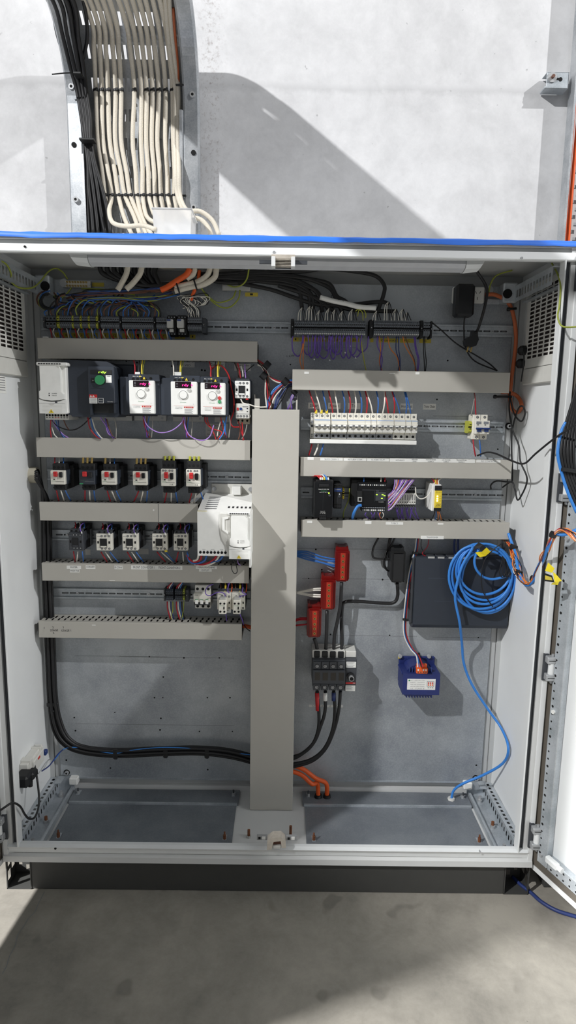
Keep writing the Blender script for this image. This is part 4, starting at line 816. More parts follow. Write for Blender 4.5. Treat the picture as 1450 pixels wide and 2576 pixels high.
# wago-style terminals
for i in range(9):
    x0 = 994+6.*i; f = Fr(x0, 1221, x0+5.6, 1268, .268); mb = MB()
    f.box(mb, 0, .05, 1, .28, .008, .06, 'grey', .0006); f.box(mb, 0, .26, 1, .44, .012, .06, 'black'); f.box(mb, 0, .42, 1, 1.02, 0, .06, 'offwhite', .0006); f.box(mb, .35, .5, .6, .8, -.0006, 0, 'dkgrey'); f.hole(mb, .5, .18, .0018, .0074); f.hole(mb, .5, .9, .0018); f.box(mb, 0, 1.02, 1, 1.2, .01, .06, 'grey', .0006); f.hole(mb, .5, 1.11, .0018, .0094)
    tag(mb.build('output_terminal'), 'slim light-grey output terminal in the row beside the controller', 'terminal block', 'slim output terminals beside the controller')
# safety relay
f = Fr(1094, 1222, 1112, 1284, .235); t = thing('safety_relay', 'narrow yellow-fronted safety relay with three lit lamps', 'relay', f.base(YP)); mb = MB(); f.box(mb, -.35, -.04, .95, 1.04, .004, .1, 'white', .002); f.box(mb, 0, .0, 1, .2, 0, .012, 'black', .001); f.box(mb, 0, .9, 1, 1.04, 0, .012, 'black', .001)
for i in range(4): f.cyl(mb, .16+.22*i, .1, .0022, -.0006, 0, 'hole', 8); f.cyl(mb, .16+.22*i, .97, .0022, -.0006, 0, 'hole', 8)
mb.build('housing', t); mb = MB(); f.box(mb, .02, .2, 1, .9, -.002, .012, 'yellow', .001); f.txt(mb, '13 23 33 41', .5, .25, .035, 'ink', .8, -.0026); f.txt(mb, 'PNOZ s3', .58, .74, .04, 'ink', .6, -.0026); f.txt(mb, 'pilz', .52, .79, .05, 'ink', .6, -.0026); f.txt(mb, '14 24 34 42', .5, .85, .035, 'ink', .8, -.0026)
for v, s in ((.42, 'POWER'), (.52, 'CH1'), (.61, 'OUT')): f.txt(mb, s, .75, v, .025, 'ink', .28, -.0026)
mb.build('front_panel', t, 'bright yellow front')
for v in (.42, .52, .61): mb = MB(); f.cyl(mb, .36, v, .0024, -.0035, 0, 'ledy', 10); mb.build('status_lamp', t)
# junction boxes
def busbox(x0, y0, x1, y1, label, red=True):
    f = Fr(x0, y0, x1, y1, .28); t = thing('distribution_block', label, 'distribution block', f.base(YP), 'finger-safe distribution blocks'); m = 'busred' if red else 'black'; mb = MB()
    f.poly(mb, [(.06, .12), (.98, .12), (1, .16), (1, .9), (.92, .96), (.1, .96), (0, .9), (0, .16)], .006, YP-.28-.001, m); f.poly(mb, [(.18, .16), (.84, .16), (.84, .94), (.18, .94)], 0, .012, m); f.poly(mb, [(.04, .0), (.2, .0), (.24, .03), (.72, .03), (.78, 0), (.9, 0), (.94, .12), (.02, .12)], .016, YP-.28-.001, m); f.poly(mb, [(.1, .95), (.86, .95), (.82, 1.0), (.16, 1.0)], .014, YP-.28-.001, m); mb.build('cover', t)
    if red:
        mb = MB(); f.box(mb, .36, .17, .70, .92, -.0012, .0, 'busbar', .0004); mb.build('busbar', t)
        for v in (.25, .4, .56, .7, .84): mb = MB(); f.cyl(mb, .53, v, .0045, -.0022, -.0012, 'brass', 12); f.cyl(mb, .53, v, .002, -.0026, -.0022, 'hole', 6); mb.build('clamp_screw', t)
    else: mb = MB(); f.box(mb, .06, .11, .96, .14, .0, .01, 'hole'); f.cyl(mb, .14, .17, .003, -.001, 0, 'hole', 10); f.cyl(mb, .9, .93, .003, -.001, 0, 'hole', 10); mb.build('cover_clip', t)
    return f
busbox(844, 1376, 880, 1466, 'topmost red distribution block, fed by blue wires'); busbox(808, 1450, 845, 1537, 'middle red distribution block, fed by white wires'); busbox(773, 1522, 809, 1607, 'lowest red distribution block, fed by red wires'); busbox(984, 1379, 1021, 1468, 'black distribution block below the controller, fed by black cable', False)
# main isolator
f = Fr(787, 1661, 869, 1727, .258); g = Fr(869, 1660, 897, 1740, .262); t = thing('main_isolator', 'dark four-pole main isolator with a black rotary stub', 'isolator', f.base(YP))
mb = MB(); f.box(mb, 0, 0, 1, 1.0, 0, .085, 'dkgrey', .002); f.box(mb, 0, .34, 1, .86, -.01, 0, 'dkgrey', .002); f.box(mb, -.01, -.28, 1.0, .0, .02, .085, 'offwhite', .001)
for i in range(4):
    u0 = .02+.245*i; f.box(mb, u0+.02, -.26, u0+.2, -.02, .016, .03, 'black', .002); f.box(mb, u0, .04, u0+.22, .31, -.006, 0, 'dkgrey', .001); f.box(mb, u0, .88, u0+.22, 1.12, -.006, .03, 'dkgrey', .001)
    for v in (.2, 1.0): f.cyl(mb, u0+.11, v, .0068, -.0075, -.006, 'black', 16); mb.ring((f.X(u0+.11), f.Y-.0077, f.Z(v)), (0, 1, 0), .0035, .0055, 'steel', 14); f.cyl(mb, u0+.11, v, .0022, -.0078, -.0075, 'steel', 6)
    f.box(mb, u0+.04, .42, u0+.2, .72, -.0106, -.01, 'winbrown')
mb.build('housing', t)
mb = MB(); g.box(mb, 0, 0, 1, 1, 0, .08, 'dkgrey', .002); g.box(mb, .0, -.2, 1.0, -.0, .02, .08, 'offwhite', .002); g.box(mb, .06, .06, .94, .24, -.0008, 0, 'paper'); g.box(mb, .06, .8, .94, .98, -.0008, 0, 'paper'); g.box(mb, .06, .7, .94, .75, -.0008, 0, 'red')
for i in range(4): g.box(mb, .12, .08+.04*i, .8-.1*(i % 2), .09+.04*i, -.001, 0, 'inkgrey'); g.box(mb, .12, .83+.035*i, .6+.1*(i % 2), .84+.035*i, -.001, 0, 'inkgrey')
g.txt(mb, 'ABB', .8, .725, .03, 'paper', .2, -.0012); mb.build('mechanism_module', t)
mb = MB(); g.cyl(mb, .48, .5, .0125, -.008, 0, 'black', 20); g.cyl(mb, .52, .52, .0085, -.02, -.008, 'chrome', 18); g.cyl(mb, .52, .52, .0068, -.0204, -.0195, 'hole', 14); mb.build('rotary_stub', t)
# transformer
f = Fr(1014, 1695, 1107, 1748, .252); t = thing('transformer', 'navy blue control transformer with an orange connector on top', 'transformer', f.base(YP))
mb = MB(); mb.prism([(f.x0, f.z0), (f.x1, f.z0), (f.x1, f.z1), (f.x0, f.z1)], 1, .252, YP-.012, 'navy'); mb.box(f.x0-.004, f.x1+.001, .258, YP-.012, f.z1-.006, f.z1-.001, 'navy', .001); mb.build('core', t)
mb = MB(); z = f.z1; mb.box(U(1003, 1660, YP)[0], U(1093, 1660, YP)[0], YP-.012, YP-.001, f.z0+.01, U(1050, 1649, YP)[2], 'navy', .003)
for i in range(6): mb.cyl((f.x0+.012+.02*i, YP-.0128, z+.022), (f.x0+.012+.02*i, YP-.012, z+.022), .005, 'bluedk', 12)
mb.build('mounting_flange', t)
for x in (f.x0+.002, f.x1-.022): q = MB(); q.cyl((x, YP-.02, z+.03), (x, YP-.012, z+.03), .0065, 'chrome', 12); q.build('fixing_bolt', t)
mb = MB(); n = 14; xc = (f.x0+f.x1)/2-.004; mb.prism([(xc+.042*cos(pi*i/n), z-.002+.026*sin(pi*i/n)) for i in range(n+1)], 1, .27, YP-.014, 'navy')
for i in range(9): mb.box(xc-.036+.009*i, xc-.032+.009*i, .262, .272, z-.001, z+.016, 'bluedk', .001)
mb.build('winding', t); mb = MB()
for i in range(10): mb.box(f.x0+.014+.0092*i, f.x0+.0185+.0092*i, .258, .30, f.z0-.014, f.z0, 'navy', .001)
mb.box(f.x0+.008, f.x0+.1, .256, .32, f.z0-.006, f.z0+.012, 'navy'); mb.build('cooling_fins', t)
a = Fr(1049, 1674, 1077, 1695, .25); mb = MB(); a.box(mb, 0, .35, 1, 1, 0, .02, 'orange', .001); a.box(mb, 0.05, .0, .95, .4, .008, .02, 'orange', .001)
for i in range(4): a.cyl(mb, .15+.23*i, .82, .0024, -.0006, 0, 'brown', 10); a.box(mb, .08+.23*i, .45, .2+.23*i, .65, -.0006, 0, 'paper' if i != 1 else 'orange')
mb.build('connector', t, 'orange four-way connector')
a = Fr(1025, 1708, 1096, 1735, .252); mb = MB(); a.box(mb, 0, 0, 1, 1, -.0008, 0, 'paper')
for i, s in enumerate(('0V 110V 0V 12V', 'INPUT    OUTPUT', 'PART NO. KV2020T054', '240V/24V 250VA 50/60Hz', 'CE  CLASS B')): a.txt(mb, s, .36, .13+.19*i, .1, 'inkgrey', .5, -.001)
a.cyl(mb, .07, .14, .003, -.001, 0, 'greenink', 10); a.box(mb, .7, .2, .95, .7, -.001, 0, 'inkgrey'); a.box(mb, .715, .23, .935, .67, -.0011, -.001, 'paper')
for i in range(3): a.box(mb, .735+.07*i, .28, .78+.07*i, .44, -.0013, -.001, 'inkred'); a.box(mb, .735+.07*i, .48, .78+.07*i, .6, -.0013, -.001, 'orange')
a.txt(mb, 'ETE', .83, .8, .11, 'ink', .2, -.001); mb.build('rating_plate', t, 'white printed rating plate')
q = MB(); p = U(1006, 1653, YP-.014); q.box(p[0]-.005, p[0]+.005, YP-.015, YP-.013, p[2]-.005, p[2]+.005, 'yellow'); q.build('earth_sticker', t)
# dark flat box (network recorder) with the coil hanging on it
f = Fr(1040, 1404, 1284, 1577, .285); t = thing('network_recorder', 'wide flat black box behind the blue cable coil', 'electronic box', f.base(YP))
mb = MB(); mb.prism([(.289, f.z1), (.285, f.z1-.004), (.285, f.z0+.006), (.292, f.z0-.006), (.315, f.z0-.012), (YP-.002, f.z0-.012), (YP-.002, f.z1)], 0, f.x0+.004, f.x1, 'slate')
mb.box(f.x0-.004, f.x0+.004, .296, YP-.002, f.z0+.006, f.z1-.006, 'dkgrey', .002)
for i in range(12): mb.box(f.x0-.0046, f.x0-.004, .30, .335, f.z0+.05+.005*i, f.z0+.052+.005*i, 'hole')
f.box(mb, .15, .29, .32, .30, -.0004, 0, 'slatelt'); f.box(mb, .22, .62, .4, .63, -.0004, 0, 'slatelt'); mb.build('case', t)
mb = MB()
for u0, u1 in ((.13, .21), (.23, .31), (.34, .52), (.6, .7)): mb.box(f.X(u0), f.X(u1), .287, .32, f.z1, f.z1+.004, 'dkgrey', .001); mb.box(f.X(u0)+.002, f.X(u1)-.002, .2862, .287, f.z1-.004, f.z1+.003, 'tin')
mb.build('port_strip', t)
# mains outlet, adapter, plug
f = Fr(1141, 721, 1220, 762, .325); t = thing('mains_outlet', 'white double mains outlet at the top right', 'outlet', f.base(YP)); mb = MB(); f.box(mb, 0, 0, 1, 1, 0, .02, 'white', .003); mb.build('faceplate', t)
for u, v, a in ((.72, .35, .5), (.85, .35, -.5), (.775, .72, 0)):
    q = MB(); c, s_ = cos(a), sin(a); x, z = f.X(u), f.Z(v); w_, h_ = .0008, .004
    q.quad(*[(x+dx*c-dz*s_, f.Y-.0006, z+dx*s_+dz*c) for dx, dz in ((-w_, -h_), (w_, -h_), (w_, h_), (-w_, h_))], 'hole'); q.build('pin_slot', t)
f = Fr(1149, 713, 1196, 795, .275); mb = MB(); f.box(mb, 0, 0, 1, 1, 0, .048, 'blackgloss', .007); tag(mb.build('power_adapter'), 'black power adapter plugged into the white outlet', 'power adapter')
f = Fr(1171, 838, 1205, 873, .28); t = thing('mains_plug', 'black mains plug dangling below the outlet, pins down', 'plug', f.base(YP)); mb = MB(); f.poly(mb, [(.55, -.2), (.9, -.15), (.95, .25), (1.02, .45), (.85, .9), (.5, 1.), (.1, .9), (0, .5), (.2, .3), (.5, .2)], 0, .03, 'blackgloss'); mb.build('body', t)
for u in (.28, .55): q = MB(); f.poly(q, [(u, .95), (u+.1, .97), (u+.02, 1.35), (u-.08, 1.33)], .01, .013, 'brass'); q.build('pin', t)
# outlet and switch module on the left side wall
a = UX(72, 1890, -.755); b = UX(112, 1890, -.755); z1 = UX(92, 1893, -.76)[2]; z0 = UX(92, 1938, -.76)[2]; y0, y1 = min(a[1], b[1]), max(a[1], b[1])
t = thing('wall_socket_module', 'pale socket module with a black plug on the left inner wall', 'outlet', (-.77, (y0+y1)/2, z0)); mb = MB()
mb.box(-.7865, -.76, y0, y1, z0, z1, 'offwhite', .002); mb.box(-.7865, -.752, y0+.03, y1-.012, z0+.008, z1-.008, 'offwhite', .002); mb.box(-.7865, -.756, y0+.01, y0+.03, z1-.004, z1+.008, 'offwhite', .001); mb.box(-.752, -.75, y0+.06, y0+.075, z0+.04, z0+.046, 'inkred')
for k in range(3): mb.box(-.7865, -.754, y1-.03+.008*k, y1-.026+.008*k, z1-.008, z1+.006-.003*k, 'offwhite', .001)
mb.box(-.76, -.748, y1-.006, y1+.012, z0+.02, z0+.036, 'bluetog', .002); mb.build('housing', t)
mb = MB(); mb.box(-.786, -.742, y0-.05, y0+.004, z0+.006, z1-.014, 'black', .007); mb.box(-.76, -.735, y0-.02, y0+.02, z0+.014, z0+.04, 'black', .006); mb.cyl((-.75, y0-.01, z0+.008), (-.75, y0-.012, z0-.008), .007, 'black', 12); mb.build('plug', t)
# ---------------------------------------------------------------- cable ladder on the wall
YT = .418; ZC = 2.36; RT = .28
def prof(a, d):                 # arc length a from the lower end (z=1.985), d = offset to the hollow side -> (y, z)
    L0 = ZC-1.985; L1_ = (RT)*pi/2
    if a <= L0: return (YT-d, 1.985+a)
    if a <= L0+L1_: p = (a-L0)/RT; return (YT-RT+(RT-d)*cos(p), ZC+(RT-d)*sin(p))
    return (YT-RT-(a-L0-L1_), ZC+RT-d)
LT_ = (ZC-1.985)+RT*pi/2+1.0
def UT(px, py, d):
    dr = ray(px, py); t = .4
    def ins(t):
        y = CP[1]+t*dr[1]; z = CP[2]+t*dr[2]
        if z < ZC: return y < YT-d
        if y > YT-RT: return (y-YT+RT)**2+(z-ZC)**2 < (RT-d)**2
        return z < ZC+RT-d
    while ins(t) and t < 5: t += .01
    lo, hi = t-.01, t
    for _ in range(20):
        m = (lo+hi)/2
        if ins(m): lo = m
        else: hi = m
    return (CP[0]+lo*dr[0], CP[1]+lo*dr[1], CP[2]+lo*dr[2])
XL = U(212, 400, YT-.05)[0]; XR = U(462, 400, YT-.05)[0]
acut = [LT_*i/70 for i in range(71)]
TY = thing('cable_ladder', 'galvanised cable tray curving down the concrete wall', 'cable tray', ((XL+XR)/2, YT, 1.985))
holes = []
a = .03
while a < LT_-.06:
    for i in range(17):
        u = XL+.02+i*(XR-XL-.04)/17; holes.append((u, u+.008, a, a+.035))
    a += .0825
mb = MB(); mb.perf(XL, XR, 0, LT_, holes, lambda u, v: (u, *prof(v, 0)), 'tray', vcut=acut); 
a = .05
while a < LT_-.05:
    for u in (XL+.06, (XL+XR)/2, XR-.06):
        p = prof(a, .001); 
    a += .0825
mb.build('perforated_floor', TY)
for x, s, dd in ((XL, -1, .05), (XR, 1, .05)):
    mb = MB(); V = []; fs = []
    sec = [(x, 0), (x, dd), (x+s*.006, dd+.004), (x+s*.044, dd+.002), (x+s*.05, dd-.006), (x+s*.05, dd-.018)]
    A = acut
    for aa in A:
        for (xx, d) in sec: y, z = prof(aa, d); V.append((xx, y, z))
    n = len(sec)
    for i in range(len(A)-1):
        for k in range(n-1): fs.append((i*n+k, i*n+k+1, (i+1)*n+k+1, (i+1)*n+k))
    mb.add(V, fs, 'tray'); mb.build('side_rail', TY)
for px, py, big in ((181, 220, 1), (192, 503, 1), (485, 240, 1), (488, 523, 1), (186, 364, 0), (487, 384, 0)):
    p = U(px, py, YT-.054); q = MB()
    if big: q.cyl((p[0], YT-.062, p[2]), (p[0], YT-.05, p[2]), .0085, 'chrome', 14); q.cyl((p[0], YT-.0625, p[2]), (p[0], YT-.062, p[2]), .0042, 'hole', 8); q.build('bolt', TY)
    else: q.cyl((p[0], YT-.0553, p[2]), (p[0], YT-.05, p[2]), .0075, 'hole', 14); q.build('bolt_hole', TY)
q = MB(); x = XR-.006; q.box(x-.006, x+.005, YT-.055, YT-.0, 2.02, 2.36, 'tray', .002); q.build('inner_strip', TY)
# braided cables tied to the tray
TX = [226, 241, 256, 272, 288, 312, 328, 345, 361, 376, 394, 411]; T2 = [241, 256, 272, 291, 305, 338, 356, 369, 384, 400, 417, 434]; T3 = [246, 259, 276, 290, 305, 334, 355, 368, 382, 396, 416, 436]; T4 = [264, 281, 298, 314, 328, 345, 359, 375, 390, 405, 422, 439]
END = [[(272, 530), (268, 580)], [(275, 530), (284, 560), (318, 569), (360, 567), (392, 578)], [(312, 545), (332, 590)], [(338, 545), (352, 590)], [(350, 545), (370, 592)], [(356, 540), (372, 575), (384, 592)], [(366, 535), (376, 552), (392, 560)], [(381, 520), (388, 540)], [(394, 522), (400, 545)], [(410, 520), (416, 545)], [(427, 520), (430, 545)], [(444, 520), (446, 545)]]
pos = ['nearest the black bundle', 'that loops across in front of the tub', 'third from the black bundle', 'fourth from the black bundle', 'fifth from the black bundle', 'just past the gap in the row', 'second past the gap in the row', 'third past the gap in the row', 'sixth from the orange flex', 'fifth from the orange flex', 'fourth from the orange flex', 'third from the orange flex']
for i in range(12):
    c0 = TX[i]; P = []
    for px, py, d in ((c0-8, -40, .028), (c0, 40, .026), (c0+.5*(T2[i]-c0)+3, 130, .025), (T2[i], 225, .022), (T3[i], 350, .022), ((T3[i]+T4[i])/2+2, 430, .022), (T4[i], 490, .022)): P.append(UT(px, py, d))
    for k, (px, py) in enumerate(END[i]): P.append(U(px, py, YT-.03-.03*(k+1) if i in (1,) else YT-.03-.006*k))
    xx = XL+.03+(XR-XL-.06)*(i+.5)/12; P = [(xx, YT-RT-.9, ZC+RT-.03), (xx, YT-RT-.15, ZC+RT-.03)]+P[1:]
    mb = MB(); mb.tube(P, .0068, 'braid', 9, 6); tag(mb.build('braided_cable'), 'braided pale cable on the tray, '+pos[i], 'cable', 'braided cables on the wall tray')
for (P, l) in (([(424, -40), (430, 60), (440, 150), (449, 225), (448, 350), (450, 430), (453, 490), (470, 528), (505, 532), (535, 555), (552, 592)], 'braided pale cable that arcs out to the right of the tub'), ([(412, -40), (420, 60), (430, 150), (441, 228), (440, 350), (442, 430), (447, 492), (470, 540), (505, 552), (524, 572), (532, 592)], 'braided pale cable arcing inside the outer one, right of the tub')):
    Q = [UT(x, y, .03 if y < 420 else .075) if y < 500 else U(x, y, .32) for x, y in P]; mb = MB(); mb.tube(Q, .0068, 'braid', 9, 6); tag(mb.build('braided_cable'), l, 'cable', 'braided cables on the wall tray')
Q = [UT(x, y, .03) for x, y in ((436, 20), (441, 90), (448, 170), (450, 260), (453, 350), (456, 430), (457, 480))]; mb = MB(); mb.tube(Q, .004, 'terracotta', 7, 6); tag(mb.build('orange_flex'), 'thin orange flex along the right side of the tray', 'cable')
# ties across the tray
for row, (T, y) in enumerate(((T2, 228), (T4, 492))):
    for i in range(12):
        if row == 0 and i == 6: continue
        p = UT(T[i], y, .022); mb = MB(); a_, b_ = Vector((0, 0, -.003)), Vector((0, 0, .003)); mb.cyl(Vector(p)+a_, Vector(p)+b_, .0082, 'black', 10); mb.box(p[0]+.002, p[0]+.009, p[1]-.0125, p[1]-.006, p[2]-.004, p[2]+.004, 'black', .001)
        tag(mb.build('cable_tie'), 'black cable tie in the %s tie row across the braided cables' % ('upper', 'lower')[row], 'cable tie', 'cable ties, %s row on the tray' % ('upper', 'lower')[row])
for y, l in ((214, 'upper'), (492, 'lower')):
    p = U(459, y, YT-.06); mb = MB(); mb.box(p[0]-.02, p[0]+.012, YT-.063, YT-.056, p[2]-.0025, p[2]+.0025, 'black', .001); tag(mb.build('cable_tie'), 'black cable tie round the tray edge strip, %s one' % l, 'cable tie', 'cable ties round the tray edge')
# black bundle over the left rail
random.seed(11)
for i in range(12):
    o = (i-5.5)/5.5; r3 = random.uniform(-1, 1)
    P = [(150+34*o-18, -40), (160+30*o, 20), (172+26*o+3*r3, 90), (190+20*o, 170), (203+14*o, 230), (214+13*o*(-1 if i % 3 == 0 else 1), 300), (219+9*o, 348), (226+15*o+6*r3, 410), (236+20*o, 470), (244+26*o*(1 if i % 2 else .8), 530), (250+30*o+5*r3, 588)]
    Q = [UT(x, y, .028+.012*(i % 3)) for x, y in P]; mb = MB(); mb.tube(Q, .0062, 'blackwire', 8, 6); tag(mb.build('black_cable'), 'black cable in the thick bundle hanging over the left tray rail', 'cable', 'black cable bundle on the tray')
Q = [UT(x, y, .04) for x, y in ((204, -20), (217, 40), (219, 100), (208, 150), (200, 180))]; mb = MB(); mb.tube(Q, .005, 'blackwire', 8, 6); tag(mb.build('black_cable'), 'loose black cable bowing out beside the black bundle', 'cable')
for px0, px1, y, l in ((188, 200, 183, 'upper'), (203, 232, 349, 'lower')):
    a_ = UT(px0-4, y, .085); b_ = UT(px1+4, y, .085); mb = MB(); mb.box(a_[0], b_[0], a_[1]-.002, a_[1]+.03, a_[2]-.003, a_[2]+.003, 'black', .001)
    if l == 'upper': mb.tube([a_, UT(160, 184, .10), UT(131, 187, .10)], .002, 'black', 6)
    tag(mb.build('cable_tie'), 'black tie round the black bundle, '+('its long tail sticking out' if l == 'upper' else 'short-tailed, lower down'), 'cable tie')
# plastic tub
f = Fr(388, 530, 492, 594, .26); g = Fr(388, 530, 492, 594, .34); T_ = thing('plastic_tub', 'clear plastic food tub standing on the cabinet roof', 'tub', ((f.x0+f.x1)/2, .3, 1.9)); mb = MB()
zt = f.Z(.02); zb = 1.9008
A = [(f.X(.0), .235, zt), (f.X(.93), .235, zt), (f.X(.93), .34, zt), (f.X(.0), .34, zt)]; B = [(f.X(.06), .245, zb), (f.X(.88), .245, zb), (f.X(.88), .33, zb), (f.X(.06), .33, zb)]
mb.add(A+B, [(0, 1, 5, 4), (1, 2, 6, 5), (2, 3, 7, 6), (3, 0, 4, 7), (4, 5, 6, 7)], 'tub'); mb.build('body', T_)
mb = MB(); c = [Vector(p) for p in A]
for i in range(4): mb.tube([c[i], c[(i+1) % 4]], .0026, 'tub', 6)
mb.box(f.X(.88), f.X(1.0), .26, .31, zt-.02, zt-.016, 'tub', .001); mb.build('rim', T_)
# right tray with orange conduit and its wall bracket
x0 = U(1408, 590, .40)[0]; mb = MB(); TR_ = thing('cable_tray', 'perforated white cable tray at the right edge of the wall', 'cable tray', (x0+.1, .41, 1.7))
hs = []
for j in range(56):
    for i in range(6): hs.append((x0+.035+.028*i+(.014 if j % 2 else 0), x0+.053+.028*i+(.014 if j % 2 else 0), 1.72+.0225*j, 1.732+.0225*j))
mb.perf(x0, x0+.22, 1.7, 3.0, hs, lambda u, v: (u, .415, v), 'cabwhite'); mb.build('perforated_floor', TR_); mb = MB(); mb.box(x0, x0+.0015, .372, .416, 1.7, 3.0, 'tray'); mb.box(x0, x0+.007, .370, .372, 1.7, 3.0, 'tray'); mb.build('side_rail', TR_)
for i, (dx, l) in enumerate(((.013, 'orange conduit nearest the tray rail'), (.0255, 'second orange conduit on the right tray'))):
    mb = MB(); mb.tube([(x0+dx+.002*sin(k*1.3+i), .392-.004*i, 1.72+.16*k) for k in range(9)], .0058, 'orange', 10, 5); tag(mb.build('orange_conduit'), l, 'conduit', 'orange conduits on the right tray')
a_ = Fr(1376, 181, 1432, 222, .385); mb = MB(); BR_ = thing('wall_bracket', 'small zinc bracket with a washer and bolt, right edge of wall', 'bracket', a_.base(.43)); a_.box(mb, 0, 0, 1, .92, 0, .003, 'zinc', .001); a_.box(mb, -.06, .88, 1, 1., 0, .04, 'zinc', .001); a_.box(mb, .0, 0, 1, .04, 0, .04, 'zinc'); mb.build('plate', BR_)
mb = MB(); a_.box(mb, .4, .36, .62, .5, -.0006, 0, 'hole'); a_.cyl(mb, .62, .45, .006, -.0007, 0, 'hole', 12); mb.build('slot', BR_); mb = MB(); a_.cyl(mb, .24, .35, .0145, -.003, 0, 'chrome', 20); a_.cyl(mb, .24, .35, .005, -.012, -.003, 'brown', 10); mb.build('bolt', BR_, 'bolt with a big washer')
# things lying on the roof edge
p = U(940, 600, .12); mb = MB(); mb.perf(U(788, 598, .12)[0], U(1068, 602, .12)[0], 1.9006, 1.9075, [], lambda u, v: (u, .12, v), 'cabwhite')
x = U(788, 598, .12)[0]
while x < U(1060, 602, .12)[0]: mb.box(x+.004, x+.013, .1194, .12, 1.9045, 1.9068, 'dkgrey'); x += .021
mb.box(U(788, 598, .12)[0], U(1068, 602, .12)[0], .12, .16, 1.9006, 1.902, 'cabwhite'); tag(mb.build('slotted_strip'), 'thin slotted strip lying along the cabinet roof', 'metal strip')
p = U(1090, 598, .06); mb = MB(); mb.cyl((p[0]-.012, .06, 1.909), (p[0]+.012, .07, 1.909), .006, 'brown', 12); mb.cyl((p[0]-.0125, .06, 1.909), (p[0]-.012, .06, 1.909), .004, 'hole', 10); tag(mb.build('pipe_offcut'), 'rusty brown pipe offcut lying on the cabinet roof', 'pipe')
# velcro tag hanging at the right door
mb = MB(); V0 = lambda x, y, Y: U(x, y, Y)
VT = thing('cable_strap', 'bright yellow hook-and-loop strap on the open right door', 'strap', U(1392, 1470, -.1))
Y = -.085
mb.add([U(1380, 1415, Y), U(1396, 1430, Y-.008), U(1390, 1441, Y-.006), U(1372, 1436, Y)], [(0, 1, 2, 3)], 'velcro'); mb.add([U(1392, 1438, Y-.004), U(1401, 1446, Y-.012), U(1415, 1462, Y-.006), U(1397, 1464, Y-.01), U(1395, 1460, Y-.012)], [(0, 1, 2, 3, 4)], 'velcro'); mb.add([U(1397, 1463, Y-.008), U(1408, 1463, Y-.006), U(1404, 1472, Y), U(1386, 1470, Y)], [(0, 1, 2, 3)], 'velcro'); mb.build('strap', VT)
mb = MB(); mb.add([U(1370, 1441, Y-.004), U(1390, 1448, Y-.013), U(1396, 1465, Y-.013), U(1370, 1462, Y-.004)], [(0, 1, 2, 3)], 'black')
mb.add([U(1372, 1447, Y-.0055), U(1388, 1452, Y-.0135), U(1391, 1460, Y-.0138), U(1372, 1458, Y-.0055)], [(0, 1, 2, 3)], 'yelpaper'); mb.build('woven_label', VT)
# ---------------------------------------------------------------- wires and cables
CN = {'redwire': 'red', 'whitewire': 'white', 'bluewire': 'blue', 'bluedk': 'dark blue', 'purple': 'purple', 'lilac': 'lilac', 'blackwire': 'black', 'orangewire': 'orange', 'yellow': 'yellow', 'ygwire': 'green-yellow', 'brown': 'brown', 'orange': 'bright orange', 'wiregrey': 'grey', 'cyancable': 'light blue', 'red': 'bright red', 'yelgreen': 'mustard'}
def W(c, where, pts, r=.0016, group=None, Y=None, cat='wire', name=None, **k):
    return wire(name or CN[c].replace(' ', '_').replace('-', '_')+'_wire', CN[c]+' wire '+where, c, pts, r, cat, group, Y=Y, **k)
R, WH, B, BD, PU, LI, K, O, YL, YG, BR, OR = 'redwire', 'whitewire', 'bluewire', 'bluedk', 'purple', 'lilac', 'blackwire', 'orangewire', 'yellow', 'ygwire', 'brown', 'orange'
def ferrule(x0, y0, x1, y1, m, label, group=None, Y=.27, r=.003):
    mb = MB(); mb.cyl(U(x0, y0, Y), U(x1, y1, Y), r, m, 9); tag(mb.build('ferrule'), label, 'ferrule', group)
# motor starters: three leads below, leads with tan sleeves above
SN = ['the first motor starter', 'the dark-fronted motor starter', 'the third motor starter', 'the fourth motor starter', 'the fifth motor starter', 'the last motor starter']
for i, (x0, y0, x1, y1) in enumerate(SP):
    yb = y1+14; dx = [(6, 9, 14), (0, 2, 4), (8, 12, 13), (-12, -6, -2), (-6, 0, 5), (-7, -6, 10)][i]
    for k, c in enumerate((R, WH, B)):
        xs = x0+12+11*k+3; W(c, 'leaving '+SN[i]+' downwards', [(xs, yb, .255), (xs+dx[k]*.3, yb+9, .258), (xs+dx[k], yb+27, .285)], .0021)
    yt = y0-16; sl = [0, 3, 1, 3, 3, 3][i]
    for k, c in enumerate((R, WH, B)):
        xs = x0+10+11*k; W(c, 'entering '+SN[i]+' from above', [(xs+1, yt-22, .29), (xs+1, yt-8, .275), (xs, yt+4, .262)], .0019)
        if k < sl: ferrule(xs+.6, yt-17, xs, yt-3, 'yelgreen' if i > 3 else 'brass', 'tan sleeve on a lead above '+SN[i], 'sleeves above '+SN[i], .258, .0036)
